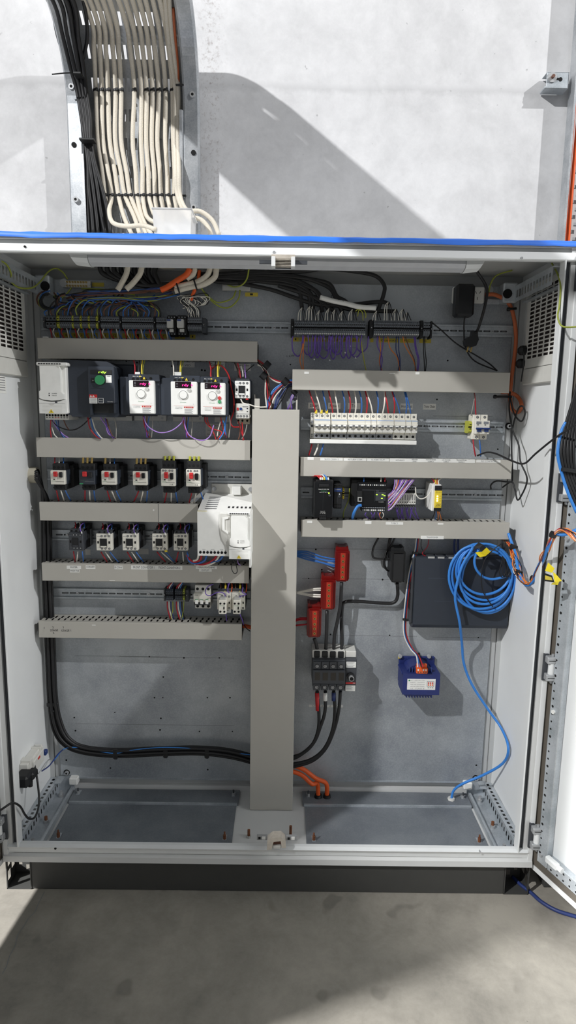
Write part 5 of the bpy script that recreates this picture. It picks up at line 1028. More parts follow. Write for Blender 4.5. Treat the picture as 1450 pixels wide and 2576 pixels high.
# contactors in the lower row
CNM = ['the all-black contactor', 'the white contactor next to the black one', 'the third contactor', 'the contactor with the yellow tag', 'the contactor by the big white drive']
for i, f in enumerate(cf):
    x0, y0, x1, y1 = [(173, 1340, 209, 1384), (242, 1343, 282, 1385), (308, 1343, 347, 1385), (383, 1343, 421, 1385), (437, 1343, 473, 1385)][i]
    for k, c in enumerate((R, WH, B)):
        xs = x0+12+11*k; d = [(4, -3, 3), (16, 18, 22), (16, 18, 20), (22, 28, 22), (-6, 2, 6)][i][k]
        W(c, 'below '+CNM[i], [(xs, y1+3, .27), (xs+d*.4, y1+14, .268), (xs+d, y1+29, .285)], .002)
        W(c, 'feeding '+CNM[i]+' from above', [(xs+4, y0-26, .30), (xs+6, y0-18, .285), (xs+2, y0-6, .275)], .0019)
    xs = x0+29; W(PU, 'looping onto '+CNM[i]+' coil', [(xs+12, y0-26, .29), (xs+2, y0-19, .255), (xs, y0-8, .245), (xs+3, y0-1, .245)], .0016); ferrule(xs+3, y0-3, xs+4, y0+2, 'white', 'white ferrule on the purple coil wire of '+CNM[i], None, .244, .002)
# drives
for c, P in ((R, [(128, 1056), (127, 1080), (129, 1104)]), (WH, [(131, 1075), (136, 1092), (146, 1103)]), (B, [(140, 1056), (148, 1080), (163, 1102)]), (BD, [(146, 1056), (150, 1082), (158, 1100)]), (LI, [(130, 1050), (140, 1072), (158, 1092), (172, 1101)]), (K, [(128, 1050), (142, 1070), (176, 1082), (205, 1072), (241, 1036)]), (BR, [(160, 1056), (166, 1070), (174, 1082)])):
    W(c, 'hanging from the white drive at the left end', P, .0018, Y=.262)
for c, P in ((R, [(221, 1050), (226, 1076), (240, 1096), (252, 1103)]), (B, [(228, 1050), (234, 1078), (246, 1096), (254, 1103)]), (WH, [(231, 1052), (240, 1080), (252, 1098), (258, 1103)]), (LI, [(247, 1020), (252, 1048), (266, 1070), (272, 1090), (290, 1102)]), (BR, [(268, 1054), (276, 1080), (284, 1098), (291, 1103)]), (PU, [(265, 1052), (270, 1076), (280, 1096), (287, 1103)])):
    W(c, 'hanging below the large dark drive', P, .002, Y=.255)
W('wiregrey', 'speckled, hanging at the right of the dark drive', [(280, 1028), (285, 1048), (292, 1070), (292, 1102)], .0018, Y=.25)
DN = ['the first white-faced drive', 'the middle white-faced drive', 'the drive with red and green buttons']
for i, x in enumerate((340, 440, 535)):
    yb = 1044
    for c, P in ((R, [(x+20, yb), (x+24, yb+26), (x+35, yb+57)]), (BR, [(x+30, yb), (x+30, yb+30), (x+38, yb+57)]), ('wiregrey', [(x+42, yb), (x+44, yb+24), (x+41, yb+57)]), (B, [(x+36, yb), (x+32, yb+28), (x+34, yb+57)]), (PU, [(x+22, yb), (x+26, yb+20), (x+30, yb+57)])):
        if i == 2 and c in (PU, BR): continue
        W(c, 'hanging below '+DN[i], P, .0018, Y=.255)
    for k, (c, d) in enumerate(((R if i != 1 else WH, -8), (K, 2), (YL, 9))):
        xx = (350, 447, 541)[i]; yt = (945, 947, 950)[i]; W(c, 'dropping into the top of '+DN[i], [(xx+d-(6 if k == 0 else 0), yt-42, .27), (xx+d-2, yt-22, .25), (xx+d-2, yt+2, .235)], .0022 if k != 1 else .0016)
    W(YG, 'at the top of '+DN[i], [((350, 447, 541)[i]+15, (945, 947, 950)[i]-40, .27), ((350, 447, 541)[i]+10, (945, 947, 950)[i]-18, .25), ((350, 447, 541)[i]+10, (945, 947, 950)[i]+2, .235)], .0016)
    if i < 2: mb = MB(); f_ = Fr((340, 439)[i], 936, (352, 456)[i], 946, .228); f_.box(mb, 0, 0, 1, 1, 0, .004, 'white'); tag(mb.build('wire_marker'), 'white tag on the leads above '+DN[i], 'tag')
W(LI, 'arcing between the first and the middle white-faced drive', [(361, 1048), (372, 1072), (400, 1088), (430, 1084), (455, 1066), (463, 1048)], .0017, Y=.235)
W(LI, 'drooping from the middle white-faced drive toward the next', [(463, 1050), (467, 1076), (480, 1098), (508, 1108), (528, 1098), (538, 1070)], .0017, Y=.24)
W('red', 'bent sharply below the drive with buttons', [(516, 1046), (518, 1062), (534, 1078), (558, 1087), (548, 1105)], .0016, Y=.245)
W('red', 'running straight down from the drive with buttons', [(521, 1046), (523, 1060), (536, 1085), (544, 1106)], .0016, Y=.25)
W('cyancable', 'bowing beside the drive with buttons', [(561, 1058), (566, 1072), (562, 1090), (552, 1105)], .0018, Y=.245)
W(WH, 'under the drive with buttons', [(555, 1060), (550, 1078), (547, 1098)], .0018, Y=.25)
W('red', 'looping high over the drive with buttons and down beside it', [(530, 946), (533, 928), (548, 919), (562, 924), (576, 945), (581, 970), (588, 1000), (588, 1035), (580, 1060), (586, 1073), (602, 1074)], .0022, Y=.262)
# contactor over the overload relay
for c, P in ((K, [(590, 912), (597, 928), (601, 948)]), (R, [(598, 913), (603, 932), (606, 952)]), (WH, [(606, 920), (611, 935), (612, 948)]), (LI, [(616, 916), (617, 935), (619, 952)]), (BR, [(593, 913), (600, 935), (601, 950)])): W(c, 'entering the contactor above the overload relay', P, .0019, Y=.268)
W(K, 'slanting behind the contactor toward the vertical duct', [(612, 943), (622, 932), (640, 917)], .0014, Y=.30)
W(WH, 'from the contactor coil across to the vertical duct', [(606, 1004), (612, 1014), (628, 1018), (648, 1024), (672, 1024)], .002, Y=.25)
for k, (c, P) in enumerate(((R, [(600, 1060), (606, 1080), (614, 1107)]), ('red', [(609, 1062), (611, 1085), (612, 1108)]), (BR, [(602, 1065), (604, 1090), (600, 1106)]), ('wiregrey', [(622, 1068), (618, 1086), (609, 1104)]))): W(c, 'hanging below the overload relay', P, .002, Y=.262)
# big white drive leads
for k, (c, P, w_) in enumerate(((B, [(655-0, 1400), (650, 1412), (0, 0)], ''),)): pass
for c, P, wh in ((R, [(508, 1396), (504, 1408), (490, 1414), (478, 1408), (470, 1396)], 'curling under the big white drive, inner'), (WH, [(500, 1396), (496, 1408), (486, 1411)], 'short, under the big white drive'), (B, [(520, 1397), (515, 1410), (495, 1418), (476, 1411), (472, 1392)], 'curling under the big white drive'), (R, [(545, 1398), (535, 1410), (512, 1420), (492, 1420)], 'sweeping under the big white drive, outer'), (WH, [(552, 1398), (540, 1414), (515, 1423), (490, 1420)], 'sweeping lowest under the big white drive'), (B, [(561, 1398), (552, 1409), (530, 1415)], 'short, at the big white drive motor clamps')):
    W(c, wh, P, .0034, Y=.235)
W(K, 'loop hanging from the big white drive over the duct label', [(586, 1409), (583, 1430), (590, 1443), (597, 1438), (594, 1420), (590, 1409)], .0013, Y=.235)
W(LI, 'short, below the big white drive cover', [(598, 1409), (600, 1418), (606, 1422)], .0014, Y=.24)
# lowest rail
for x, cs in ((421, (R, WH, BD, YG)), (444, (R, WH, B, K))):
    for k, c in enumerate(cs):
        n_ = 'outer' if x < 430 else 'inner'
        W(c, 'dropping from the %s slate terminals on the lowest rail' % n_, [(x+4.5*k, 1513, .30), (x+4.5*k+1, 1532, .295), (x+4.5*k+(8 if k else 8), 1558, .30)] if c != YG else [(x+14, 1513, .30), (x+14, 1532, .295), (x+9, 1558, .30)], .0021)
        if k < 3: W(c, 'rising from the %s slate terminals on the lowest rail' % n_, [(x+4.5*k, 1484, .30), (x+4.5*k+2, 1476, .295), (x+4.5*k+14-3*k, 1464, .30)], .002)
W(YG, 'from the lowest-rail earth terminal', [(463, 1512), (462, 1530), (458, 1556)], .0016, Y=.295)
for i, (x, n_) in enumerate(((555, 'first'), (592, 'second'))):
    for k, (c, dx) in enumerate(((BR, 0), (YL, 12), (PU, 18), (OR, 28))): W(c, 'over the %s contactor of the lowest-rail pair' % n_, [(x+dx, 1465, .29), (x+dx+1, 1476, .275), (x+dx-1, 1490, .268)], .002)
    ferrule(x+13, 1472, x+12, 1481, 'yellow', 'yellow sleeve over the %s lowest-rail contactor' % n_, None, .272, .0032)
    W(PU, 'curling onto the %s lowest-rail contactor' % n_, [(x+20, 1478), (x+18, 1490), (x+28, 1495), (x+14, 1500), (x+10, 1503)] if i else [(x+22, 1466), (x+18, 1484), (x+22, 1492)], .0016, Y=.243)
    W(PU, 'leaving the %s lowest-rail contactor downwards' % n_, [(x+13, 1542, .245), (x+15, 1556, .25), (x+16, 1562, .27)] if i == 0 else [(603, 1543, .245), (610, 1560, .25), (613, 1572, .27)], .0016)
W(PU, 'in a loose loop over the lowest-rail breaker', [(537, 1470), (524, 1475), (517, 1487), (520, 1496), (530, 1498), (548, 1490), (562, 1492), (568, 1500)], .0015, Y=.245)
W(K, 'running from the lowest duct end behind the vertical duct', [(612, 1570), (622, 1582), (630, 1588)], .0015, Y=.29)
mb = MB(); mb.tube([U(611, 1575, .31), U(622, 1576, .31), U(640, 1580, .31)], .007, 'orange', 8); tag(mb.build('orange_cable'), 'stub of orange cable between the lowest duct and vertical duct', 'cable')
# breaker bank leads
for c, a, b, w_ in ((R, 778, 795, 'first pole of the first breaker'), (WH, 793, 808, 'second pole of the first breaker'), (B, 812, 823, 'third pole of the first breaker'), (R, 827, 838, 'first pole of the second breaker'), (WH, 842, 851, 'second pole of the second breaker'), (B, 861, 866, 'third pole of the second breaker'), (R, 876, 880, 'first pole of the third breaker'), (WH, 891, 894, 'second pole of the third breaker'), (B, 904, 909, 'third pole of the third breaker'), (R, 919, 922, 'first mid single-pole breaker'), (WH, 922, 938, 'second mid single-pole breaker'), (B, 947, 950, 'first pole of the fourth breaker'), (WH, 967, 963, 'second pole of the fourth breaker'), (R, 968, 978, 'third pole of the fourth breaker'), (R, 986, 992, 'first pole of the two-pole breaker'), (B, 987, 1007, 'second pole of the two-pole breaker'), (B, 1017, 1022, 'last but one single-pole breaker'), (B, 1020, 1034, 'last single-pole breaker')):
    s = 3 if b-a < 8 else 0; W(c, 'into the '+w_, [(a, 982, .295), (a+(b-a)*.35+s, 1000, .28), (a+(b-a)*.75+s, 1020, .278), (b, 1041, .288)], .0022)
for i, (x, n_) in enumerate(((795.5, 'first'), (809, 'second'), (822.5, 'third'))): ferrule(x, 1031, x, 1040, 'yellow', 'yellow ferrule on the %s lead of the first breaker' % n_, None, .286, .0042)
for c, x0, x1, n_ in ((R, 785, 777, ''), (WH, 801, 791, ''), (B, 814, 806, '')): W(c, 'from under the bank down into the labelled duct', [(x0, 1117, .29), (x0-3, 1130, .285), (x1, 1146, .285)], .0026)
for c, x0, x1 in (('wiregrey', 1193, 1186), (R, 1193, 1198)): W(c, 'dropping to the blue-toggled breaker', [(x0, 984, .295), (x0+(3 if c == R else 1), 1005, .28), (x1, 1046, .288)], .002)
for c, x0, x1 in ((R, 1191, 1197), (B, 1207, 1210)): W(c, 'from the blue-toggled breaker down into the duct', [(x0, 1106, .29), (x0+2, 1125, .285), (x1, 1148, .29)], .0022)
# terminal strip leads: purple loops and orange leads
random.seed(21)
for i in range(15):
    x = 765+i*10.2+random.uniform(-3, 3); w_ = random.uniform(14, 34)*(1 if i % 2 else -1); h = random.uniform(38, 62)
    P = [(x, 843, .29), (x+.1*w_, 862, .30), (x+.12*w_, 843+h*.8, .31), (x+.5*w_, 843+h, .312), (x+.9*w_, 843+h*.78, .31), (x+w_, 864, .30), (x+w_+2, 846, .29)]
    W(PU, 'looping below the longest terminal strip', P, .0019, 'purple loops below the longest terminal strip')
random.seed(22)
for i in range(9):
    x = 790+i*13; y = 845+random.uniform(5, 60); ferrule(x, y, x+2, y+3, 'white', 'white marker ferrule on the purple loops under the longest strip', 'white ferrules on the purple loops', .305, .0022)
for P, c, w_ in (([(762, 843), (762, 870), (755, 905), (762, 934)], O, 'outermost, from the longest strip into the duct'), ([(768, 843), (764, 870), (763, 905), (764, 934)], O, 'second, from the longest strip into the duct'), ([(908, 845), (912, 880), (917, 910), (922, 934)], 'yelgreen', 'from the longest strip end down into the duct'),
                 ([(955, 846), (958, 880), (955, 910), (962, 934)], O, 'first below the second right strip'), ([(976, 846), (982, 875), (1000, 900), (1006, 934)], O, 'second below the second right strip'), ([(1014, 846), (1020, 870), (1040, 905), (1048, 934)], O, 'third below the second right strip'), ([(950, 846), (950, 870), (962, 900), (958, 934)], PU, 'first below the second right strip'), ([(966, 846), (962, 880), (957, 910), (960, 934)], PU, 'second below the second right strip'), ([(998, 846), (997, 880), (1005, 910), (1002, 934)], BD, 'below the second right strip, inner'), ([(1003, 846), (1004, 880), (1007, 905), (1007, 934)], BD, 'below the second right strip, outer'), ([(1020, 846), (1032, 880), (1043, 905), (1046, 934)], BR, 'below the second right strip'), ([(1042, 846), (1046, 880), (1052, 905), (1049, 934)], PU, 'third below the second right strip'), ([(1045, 846), (1048, 876), (1055, 905), (1052, 934)], PU, 'fourth below the second right strip'), ([(1066, 847), (1066, 880), (1068, 910), (1069, 934)], K, 'below the last three terminals, inner'), ([(1069, 847), (1070, 880), (1073, 910), (1071, 934)], K, 'below the last three terminals, outer')):
    W(c, w_, P, .0016, Y=.30)
# leads above the right strips
BC = [((760, 778), (757, 785)), ((780, 775), (778, 782)), ((787, 775), (790, 782)), ((804, 785), (806, 787)), ((828, 780), (826, 788)), ((843, 783), (842, 788)), ((862, 787), (868, 790)), ((887, 782), (888, 786)), ((948, 786), (945, 790)), ((977, 764), (980, 790)), ((996, 782), (1000, 790)), ((1013, 782), (1016, 788)), ((1024, 790), (1030, 794))]
for i, ((x, y), _) in enumerate(BC):
    for k, c in enumerate((WH, WH, K, K)):
        W(c, 'fanning out of a black cable into the right terminal strips', [(x+k*.8, y-4, .30), (x-8+5*k, y+8, .293), (x-10+7*k, 806, .29)], .0013, '%s cores fanned above the right terminal strips' % CN[c])
for k, P in enumerate(([(895, 783), (902, 778), (912, 786), (914, 806)], [(900, 796), (904, 780), (914, 778), (921, 790), (920, 800)])): W('yelgreen', 'in a small curl at the longest strip end', P, .0014, 'mustard curls', Y=.295)
# black cables across the top right
TB = [([(470, 688), (560, 690), (640, 684), (700, 690), (750, 696), (790, 706), (830, 725), (845, 750), (862, 786)], 'reaching the last breakout over the longest strip'), ([(520, 692), (600, 702), (680, 700), (730, 702), (770, 716), (800, 740), (812, 785)], 'topped with a blue band over the longest strip'), ([(500, 700), (580, 712), (660, 705), (720, 708), (752, 728), (760, 775)], 'that drops first at the longest strip'), ([(520, 696), (620, 696), (700, 702), (745, 712), (775, 735), (781, 776)], 'that drops second at the longest strip'),
      ([(520, 700), (620, 700), (710, 706), (760, 720), (785, 745), (788, 776)], 'that drops third at the longest strip'), ([(560, 694), (650, 692), (730, 696), (790, 704), (830, 715), (848, 745), (870, 758), (890, 782)], 'running behind the white marker sleeve'), ([(600, 690), (700, 684), (770, 682), (810, 676), (870, 680), (940, 692), (966, 715), (966, 740), (950, 785)], 'in the highest wide arc to the second right strip'), ([(600, 712), (680, 728), (740, 748), (800, 766), (870, 768), (953, 759), (978, 764)], 'passing in front of the marker sleeve'), ([(700, 718), (770, 740), (830, 762), (880, 778), (950, 782), (996, 783)], 'lowest toward the second right strip'), ([(640, 700), (720, 706), (790, 728), (812, 755), (828, 780)], 'dropping fifth at the longest strip'), ([(640, 706), (740, 720), (790, 748), (843, 783)], 'dropping sixth at the longest strip')]
for P, l in TB: wire('black_cable', 'black cable '+l, 'blackwire', P, .0062, 'cable', 'black cables fanning to the right strips', n=8, Y=.315)
mb = MB(); n_ = 9
a_, b_ = U(806, 746, .296), U(945, 772, .296)
S_ = [U(806, 748, .297), U(838, 757, .293), U(872, 764, .294), U(905, 772, .293), U(946, 775, .295)]
mb.tube(S_, .0075, 'white', 8, 5); m_ = U(850, 752, .284); mb.text('THROAT', m_[0], m_[1], m_[2]+.001, .009, 'ink', .045, -.22); tag(mb.build('marker_sleeve'), 'white marker sleeve with handwriting on the black cables', 'cable marker')
# top left: big cables entering, black mass
BL = [([(250+18*i, 664), (262+16*i, 690), (330+10*i, 712+2*i), (420, 716+i), (520, 704)], i) for i in range(9)]
for P, i in BL: wire('black_cable', 'black cable crossing under the roof at the top left', 'blackwire', P, .0075, 'cable', 'black cables under the roof', n=8, Y=.30-.006*(i % 3))
for P, l in (([(322, 668), (318, 690), (305, 715), (296, 730)], 'pale braided cable dropping from the roof, outer of two'), ([(358, 668), (352, 690), (335, 712), (318, 728)], 'pale braided cable dropping from the roof, inner of two'), ([(530, 672), (522, 692), (500, 708), (470, 716), (440, 722)], 'pale braided cable bending left under the roof gland'), ([(545, 674), (540, 698), (512, 716), (480, 722), (440, 732)], 'pale braided cable bending left, lower of the pair'), ([(490, 675), (486, 690), (470, 702)], 'short pale braided cable beside the orange cable')):
    mb = MB(); mb.tube([U(x, y, .27) for x, y in P], .0085, 'braid', 9, 6); tag(mb.build('braided_cable'), l, 'cable', 'braided cables inside the cabinet')
mb = MB(); mb.tube([U(x, y, .262) for x, y in ((478, 676), (468, 692), (446, 706), (422, 722), (405, 730))], .0085, 'orange', 9, 6); tag(mb.build('orange_cable'), 'thick orange cable slanting down from the roof gland', 'cable')
mb = MB(); mb.tube([U(x, y, .28) for x, y in ((502, 680), (498, 710), (486, 740), (480, 756))], .0055, 'orange', 8, 6); tag(mb.build('orange_cable'), 'thin red-orange cable behind the pale pair', 'cable')
for i, x in enumerate((420, 482, 538)): mb = MB(); p = U(x, 670, .27); mb.cyl((p[0], .27, p[2]-.003), (p[0], .27, 1.88), .026, 'beige', 18); tag(mb.build('roof_gland'), 'pale roof gland, %s of the three behind the strip light' % ('first', 'second', 'third')[i], 'cable gland', 'roof cable glands')
for i, (x, y) in enumerate(((448, 724), (492, 716))): mb = MB(); a_ = U(x-4, y-12, .258); b_ = U(x+4, y+14, .258); mb.tube([a_, b_], .0025, 'black', 6); tag(mb.build('cable_tie'), 'black tie round the pale cable pair under the roof, %s one' % ('lower', 'upper')[i], 'cable tie')
random.seed(31)
cols = [B, K, BR, BD, YG, K, B, BR]
for i in range(46):
    c = cols[i % 8]; x = 118+i*6.4+random.uniform(-3, 3); r1 = random.uniform(10, 30); s = 1 if x < 330 else -1
    tx = min(430, x+random.uniform(60, 140)); ty = random.uniform(735, 764)
    P = [(x, 793+x*.012, .295), (x+random.uniform(-4, 4), 793-r1*.7, .29-.01*random.random()), (x+18*s, 790-r1*1.35, .285), (x+40*s, 775-r1*.5, .29), (x+80*s if s > 0 else x-60, ty, .30)]
    W(c, 'arching over the top-left terminal strip', P, .0021, '%s cores arching over the top-left strip' % CN[c])
for i in range(10):
    c = (K, B, YG, BR, K)[i % 5]; cx = 122+random.uniform(-4, 8) if i < 6 else 165; cy = 757+random.uniform(-4, 4); rr = random.uniform(20, 28)
    P = [(cx+rr*cos(t), cy+rr*.85*sin(t), .285+.003*(i % 4)) for t in [2*pi*k/9-.9 for k in range(9)]]; W(c, 'coiled at the very left above the terminals', P, .0024, '%s coil turns at the left above the terminals' % CN[c])
for i in range(14):
    c = (B, BR, K, BD, YG)[i % 5]; y = 738+random.uniform(-8, 18)
    W(c, 'bundled lengthwise above the top-left strip', [(150+random.uniform(0, 60), y+10, .30), (220, y+random.uniform(-6, 10), .29), (300, y+random.uniform(-6, 6), .285), (380, y+4-10*(i % 2), .28), (430+random.uniform(0, 30), y-12, .29)], .0024, '%s cores bundled over the top-left strip' % CN[c])
random.seed(33)
for i in range(12):
    c = (WH, K)[i % 2]; x = 475+i*2.6; P = [(x, 800, .295), (x-5+random.uniform(-6, 6), 776, .285), (x-30+random.uniform(-20, 25), 752+random.uniform(-6, 8), .275), (x+10+random.uniform(-20, 20), 742+random.uniform(-6, 10), .28), (x+18+random.uniform(-8, 8), 765, .285), (x-15, 772+random.uniform(-5, 5), .29)]
    W(c, 'tangled thin above the last top-left terminals', P, .0014, 'thin %s cores tangled above the last top-left terminals' % CN[c])
for i in range(30):
    c = (R, WH, B)[i % 3]; x = 126+i*10.4; W(c, 'from the top-left strip down behind the top duct', [(x, 824+x*.012, .295), (x+3*(-1 if i % 2 else 1), 835+x*.012, .29), (x+6, 852+x*.012, .30)], .0019, '%s leads between the top-left strip and top duct' % CN[c])
for P, l in (([(-30, 650, .02), (10, 660, .06), (27, 685, .1), (30, 710, .13), (50, 724, .17), (80, 724, .22), (100, 710, .27), (120, 685, .31), (140, 675, .32), (158, 685, .322), (170, 702, .322)], 'from the left door to the brass-screwed earth bar'), ([(1389, 662, .05), (1404, 690, .03), (1411, 720, .0), (1408, 770, -.01), (1404, 795, -.02), (1412, 818, -.03), (1430, 823, -.04), (1470, 820, -.06)], 'drooping from the roof rail to the right door'), ([(627, 672, .25), (622, 700, .29), (610, 716, .31), (590, 722, .318), (572, 716, .318)], 'from the roof onto the flat earth bar'), ([(604, 730, .318), (600, 752, .31), (580, 772, .31), (555, 772, .305), (525, 750, .295), (505, 722, .28)], 'hanging in a deep bow from the flat earth bar'), ([(594, 731, .318), (585, 750, .31), (560, 760, .31), (540, 758, .3), (515, 735, .29), (502, 720, .28)], 'in the inner bow below the flat earth bar'), ([(1230, 738, .32), (1236, 712, .31), (1252, 692, .3), (1290, 680, .28)], 'thin, from the outlet screw to the roof rail'), ([(205, 726, .31), (260, 728, .30), (300, 735, .295), (340, 742, .29)], 'running from the brass-screwed earth bar'), ([(180, 724, .315), (165, 742, .30), (150, 752, .295), (142, 760, .29)], 'hanging left from the brass-screwed earth bar')):
    wire('green_yellow_wire', 'green-yellow earth wire '+l, YG, P, .0024, 'wire', 'green-yellow earth wires')
# bundle between the ducts and the vertical duct
for i, (c, P) in enumerate(((R, [(648, 905), (665, 918), (676, 945), (705, 960), (736, 960)]), (WH, [(648, 917), (668, 928), (680, 950), (700, 962), (720, 962)]), (BR, [(648, 908), (668, 925), (674, 950), (680, 1000), (684, 1030)]), (K, [(648, 910), (664, 930), (672, 960), (682, 1000), (686, 1030)]), (R, [(652, 912), (666, 935), (672, 970), (678, 1030)]), (WH, [(655, 915), (668, 945), (668, 990), (672, 1030)]), (B, [(736, 955), (712, 965), (690, 985), (676, 1005), (673, 1030)]), ('cyancable', [(736, 958), (706, 968), (684, 988), (672, 1030)]), (R, [(736, 962), (715, 966), (690, 990), (676, 1030)]), (WH, [(736, 960), (722, 968), (695, 995), (678, 1030)]), (BD, [(736, 968), (722, 975), (705, 1000), (692, 1030)]), (K, [(736, 972), (724, 975), (712, 1000), (694, 1030)]), (BD, [(736, 964), (716, 972), (698, 1000), (690, 1030)]))):
    W(c, 'in the tied bundle between the two upper ducts', P, .0025, '%s wires bundled between the upper ducts' % CN[c], Y=.292)
for i in range(7): W((PU, LI, PU, 'yelgreen', PU, LI, PU)[i], 'in the small bundle beside the vertical duct top', [(742+i*.8, 984, .30), (738-i, 1000, .295), (723+2.2*i, 1030, .295)], .0015, 'small %s bundle at the vertical duct top' % CN[(PU, LI, PU, 'yelgreen', PU, LI, PU)[i]])
for x, y, l in ((672, 918, 'upper'), (664, 945, 'lower'), (718, 960, 'right-hand'), (741, 986, 'small')): p = U(x, y, .282); mb = MB(); mb.cyl((p[0]-.007, .288, p[2]+.006), (p[0]+.007, .288, p[2]-.006), .0125 if l != 'small' else .008, 'black', 10); tag(mb.build('cable_tie'), 'black %s tie on the bundle between the upper ducts' % l, 'cable tie')
# below the labelled row: power supply, controller, terminals
for i, (c, d) in enumerate((('red', 0), ('red', 5), ('red', 9), (WH, 14), ('cyancable', 19))): W(c, 'on top of the tall power supply, %s of five' % ('first', 'second', 'third', 'fourth', 'fifth')[i], [(785+d*1.2, 1199, .27), (797+d, 1195 if i > 2 else 1197, .25), (806+d, 1205, .235)], .0018); 
for i in range(5): ferrule(806+5*i, 1201, 807+5*i, 1207, ('white', 'white', 'yellow', 'cyancable', 'white')[i], 'ferrule on the power supply leads, %s of five' % ('first', 'second', 'third', 'fourth', 'fifth')[i], None, .234, .0026)
wire('network_lead', 'thick blue network lead plugged into the black controller', 'cyancable', [(910, 1271, .252), (900, 1274, .25), (891, 1290, .25), (887, 1306, .29)], .0045, 'cable', n=8)
W(YG, 'from the yellow terminal down into the duct', [(880, 1228, .30), (878, 1255, .30), (866, 1285, .30), (864, 1302, .30)], .0018)
for i, (c, x) in enumerate(((PU, 922), (PU, 934), (PU, 944), (PU, 951), (O, 958), (WH, 963))): W(c, 'below the controller, %s from its network socket' % ('first', 'second', 'third', 'fourth', 'fifth', 'sixth')[i], [(x, 1289, .268), (x+3*(1 if i % 2 else -1), 1296, .27), (x+6-4*(i % 3), 1305, .285)], .0015)
for x, c, l in ((915, B, 'blue'), (958, WH, 'white'), (968, R, 'red')): W(c, 'dropping onto the top of the controller', [(x, 1197, .285), (x+1, 1204, .275), (x+1, 1212, .268)], .0018)
random.seed(41)
for i in range(16):
    c = (LI, WH, LI, O, PU, LI, WH, LI)[i % 8]; x1 = 994+3.3*i; y0 = 1245+i*2.6
    W(c, 'from the controller edge up into the slim terminals', [(977, y0, .265), (988, y0-6-random.uniform(0, 8), .25), (993+2.2*i, 1222+random.uniform(-4, 8), .25), (x1, 1206, .27)], .0015, '%s leads between controller and slim terminals' % CN[c])
for i in range(9): W(PU, 'dropping from the slim output terminals', [(997+6*i, 1276, .28), (999+6*i-4*(i % 2), 1288, .285), (1000+6*i+random.uniform(-6, 8), 1306, .30)], .0016, 'purple leads below the slim output terminals')
W(WH, 'hanging in a bow from the slim terminals to the safety relay', [(1046, 1226, .27), (1048, 1245, .26), (1060, 1255, .255), (1078, 1246, .255), (1090, 1222, .25), (1095, 1214, .25)], .0018)
for i, (c, x) in enumerate(((R, 1094), (YL, 1098), (O, 1102), (WH, 1106))): W(c, 'dropping onto the top of the yellow relay', [(x-8+4*i, 1204, .28), (x-2, 1210, .26), (x, 1222, .245)], .0017)
for i, (c, x) in enumerate(((K, 1094), (B, 1098), (O, 1101), (O, 1104))): W(c, 'below the yellow relay, %s of four' % ('first', 'second', 'third', 'fourth')[i], [(x, 1287, .25), (x-2+2*i, 1296, .26), (x-8+5*i, 1308, .285)], .0018)
# feeds to the red blocks
for i in range(5): W(B, 'sweeping from behind the vertical duct to the topmost red block', [(744, 1386+3*i, .32), (775, 1388+5*i, .31), (810, 1400+4*i+3*(i % 2), .30), (846, 1407+(4*i if i < 3 else 5*i), .295)], .0026, 'blue feeds of the topmost red block')
for i in range(4): W(WH, 'running from the vertical duct to the middle red block', [(744, 1490+2*(i % 2), .32), (770, 1488+3*i-3*(i < 2), .31), (790, (1481, 1485, 1496, 1501)[i], .30), (810, (1480, 1485, 1497, 1502)[i], .295)], .0026, 'white feeds of the middle red block')
for i in range(3): W(R, 'running from the vertical duct to the lowest red block', [(740, 1560+(0, 3, 14)[i], .31), (757, 1555+(0, 4, 17)[i], .30), (776, 1555+(0, 4, 15)[i], .295)], .003, 'red feeds of the lowest red block')
# mains cables
for P, l, n_ in (([(791, 1606), (796, 1622), (801, 1652)], 'from the lowest red block into the isolator', 0), ([(823, 1536), (822, 1590), (819, 1652)], 'from the middle red block into the isolator', 0), ([(860, 1465), (857, 1520), (850, 1560), (842, 1600), (840, 1652)], 'from the topmost red block into the isolator', 0), ([(1000, 1467, .30), (1001, 1500, .32), (990, 1516, .325), (960, 1517, .325), (900, 1513, .325), (870, 1514, .325), (862, 1526, .325), (860, 1570, .31), (861, 1610, .30), (859, 1652, .29)], 'from the black block, turning square, into the isolator', 0),
                 ([(798, 1738), (803, 1800), (800, 1840), (785, 1875), (755, 1900), (730, 1912)], 'with a red sleeve, leaving the isolator', 'red'), ([(819, 1738), (818, 1790), (806, 1830), (790, 1868), (760, 1896), (730, 1906)], 'with a white sleeve, leaving the isolator', 'white'), ([(840, 1738), (843, 1790), (836, 1840), (815, 1885), (780, 1912), (730, 1924)], 'with a dark blue sleeve, leaving the isolator', 'bluedk'), ([(857, 1738), (853, 1785), (843, 1830), (822, 1880), (790, 1912), (750, 1926), (730, 1930)], 'plain, outermost below the isolator', 0)):
    wire('mains_cable', 'thick black cable '+l, 'blackwire', P, .0058, 'cable', 'thick mains cables', n=9, Y=.292)
    if n_: a_ = P[0]; e = 1787 if n_ == 'red' else 1762; mb = MB(); mb.tube([U(a_[0], 1742, .292), U(a_[0]+(2 if n_ == 'red' else 0), e, .292)], .0072, n_, 10); tag(mb.build('cable_sleeve'), {'red': 'red', 'white': 'white', 'bluedk': 'dark blue'}[n_]+' sleeve on a thick cable below the isolator', 'cable sleeve')
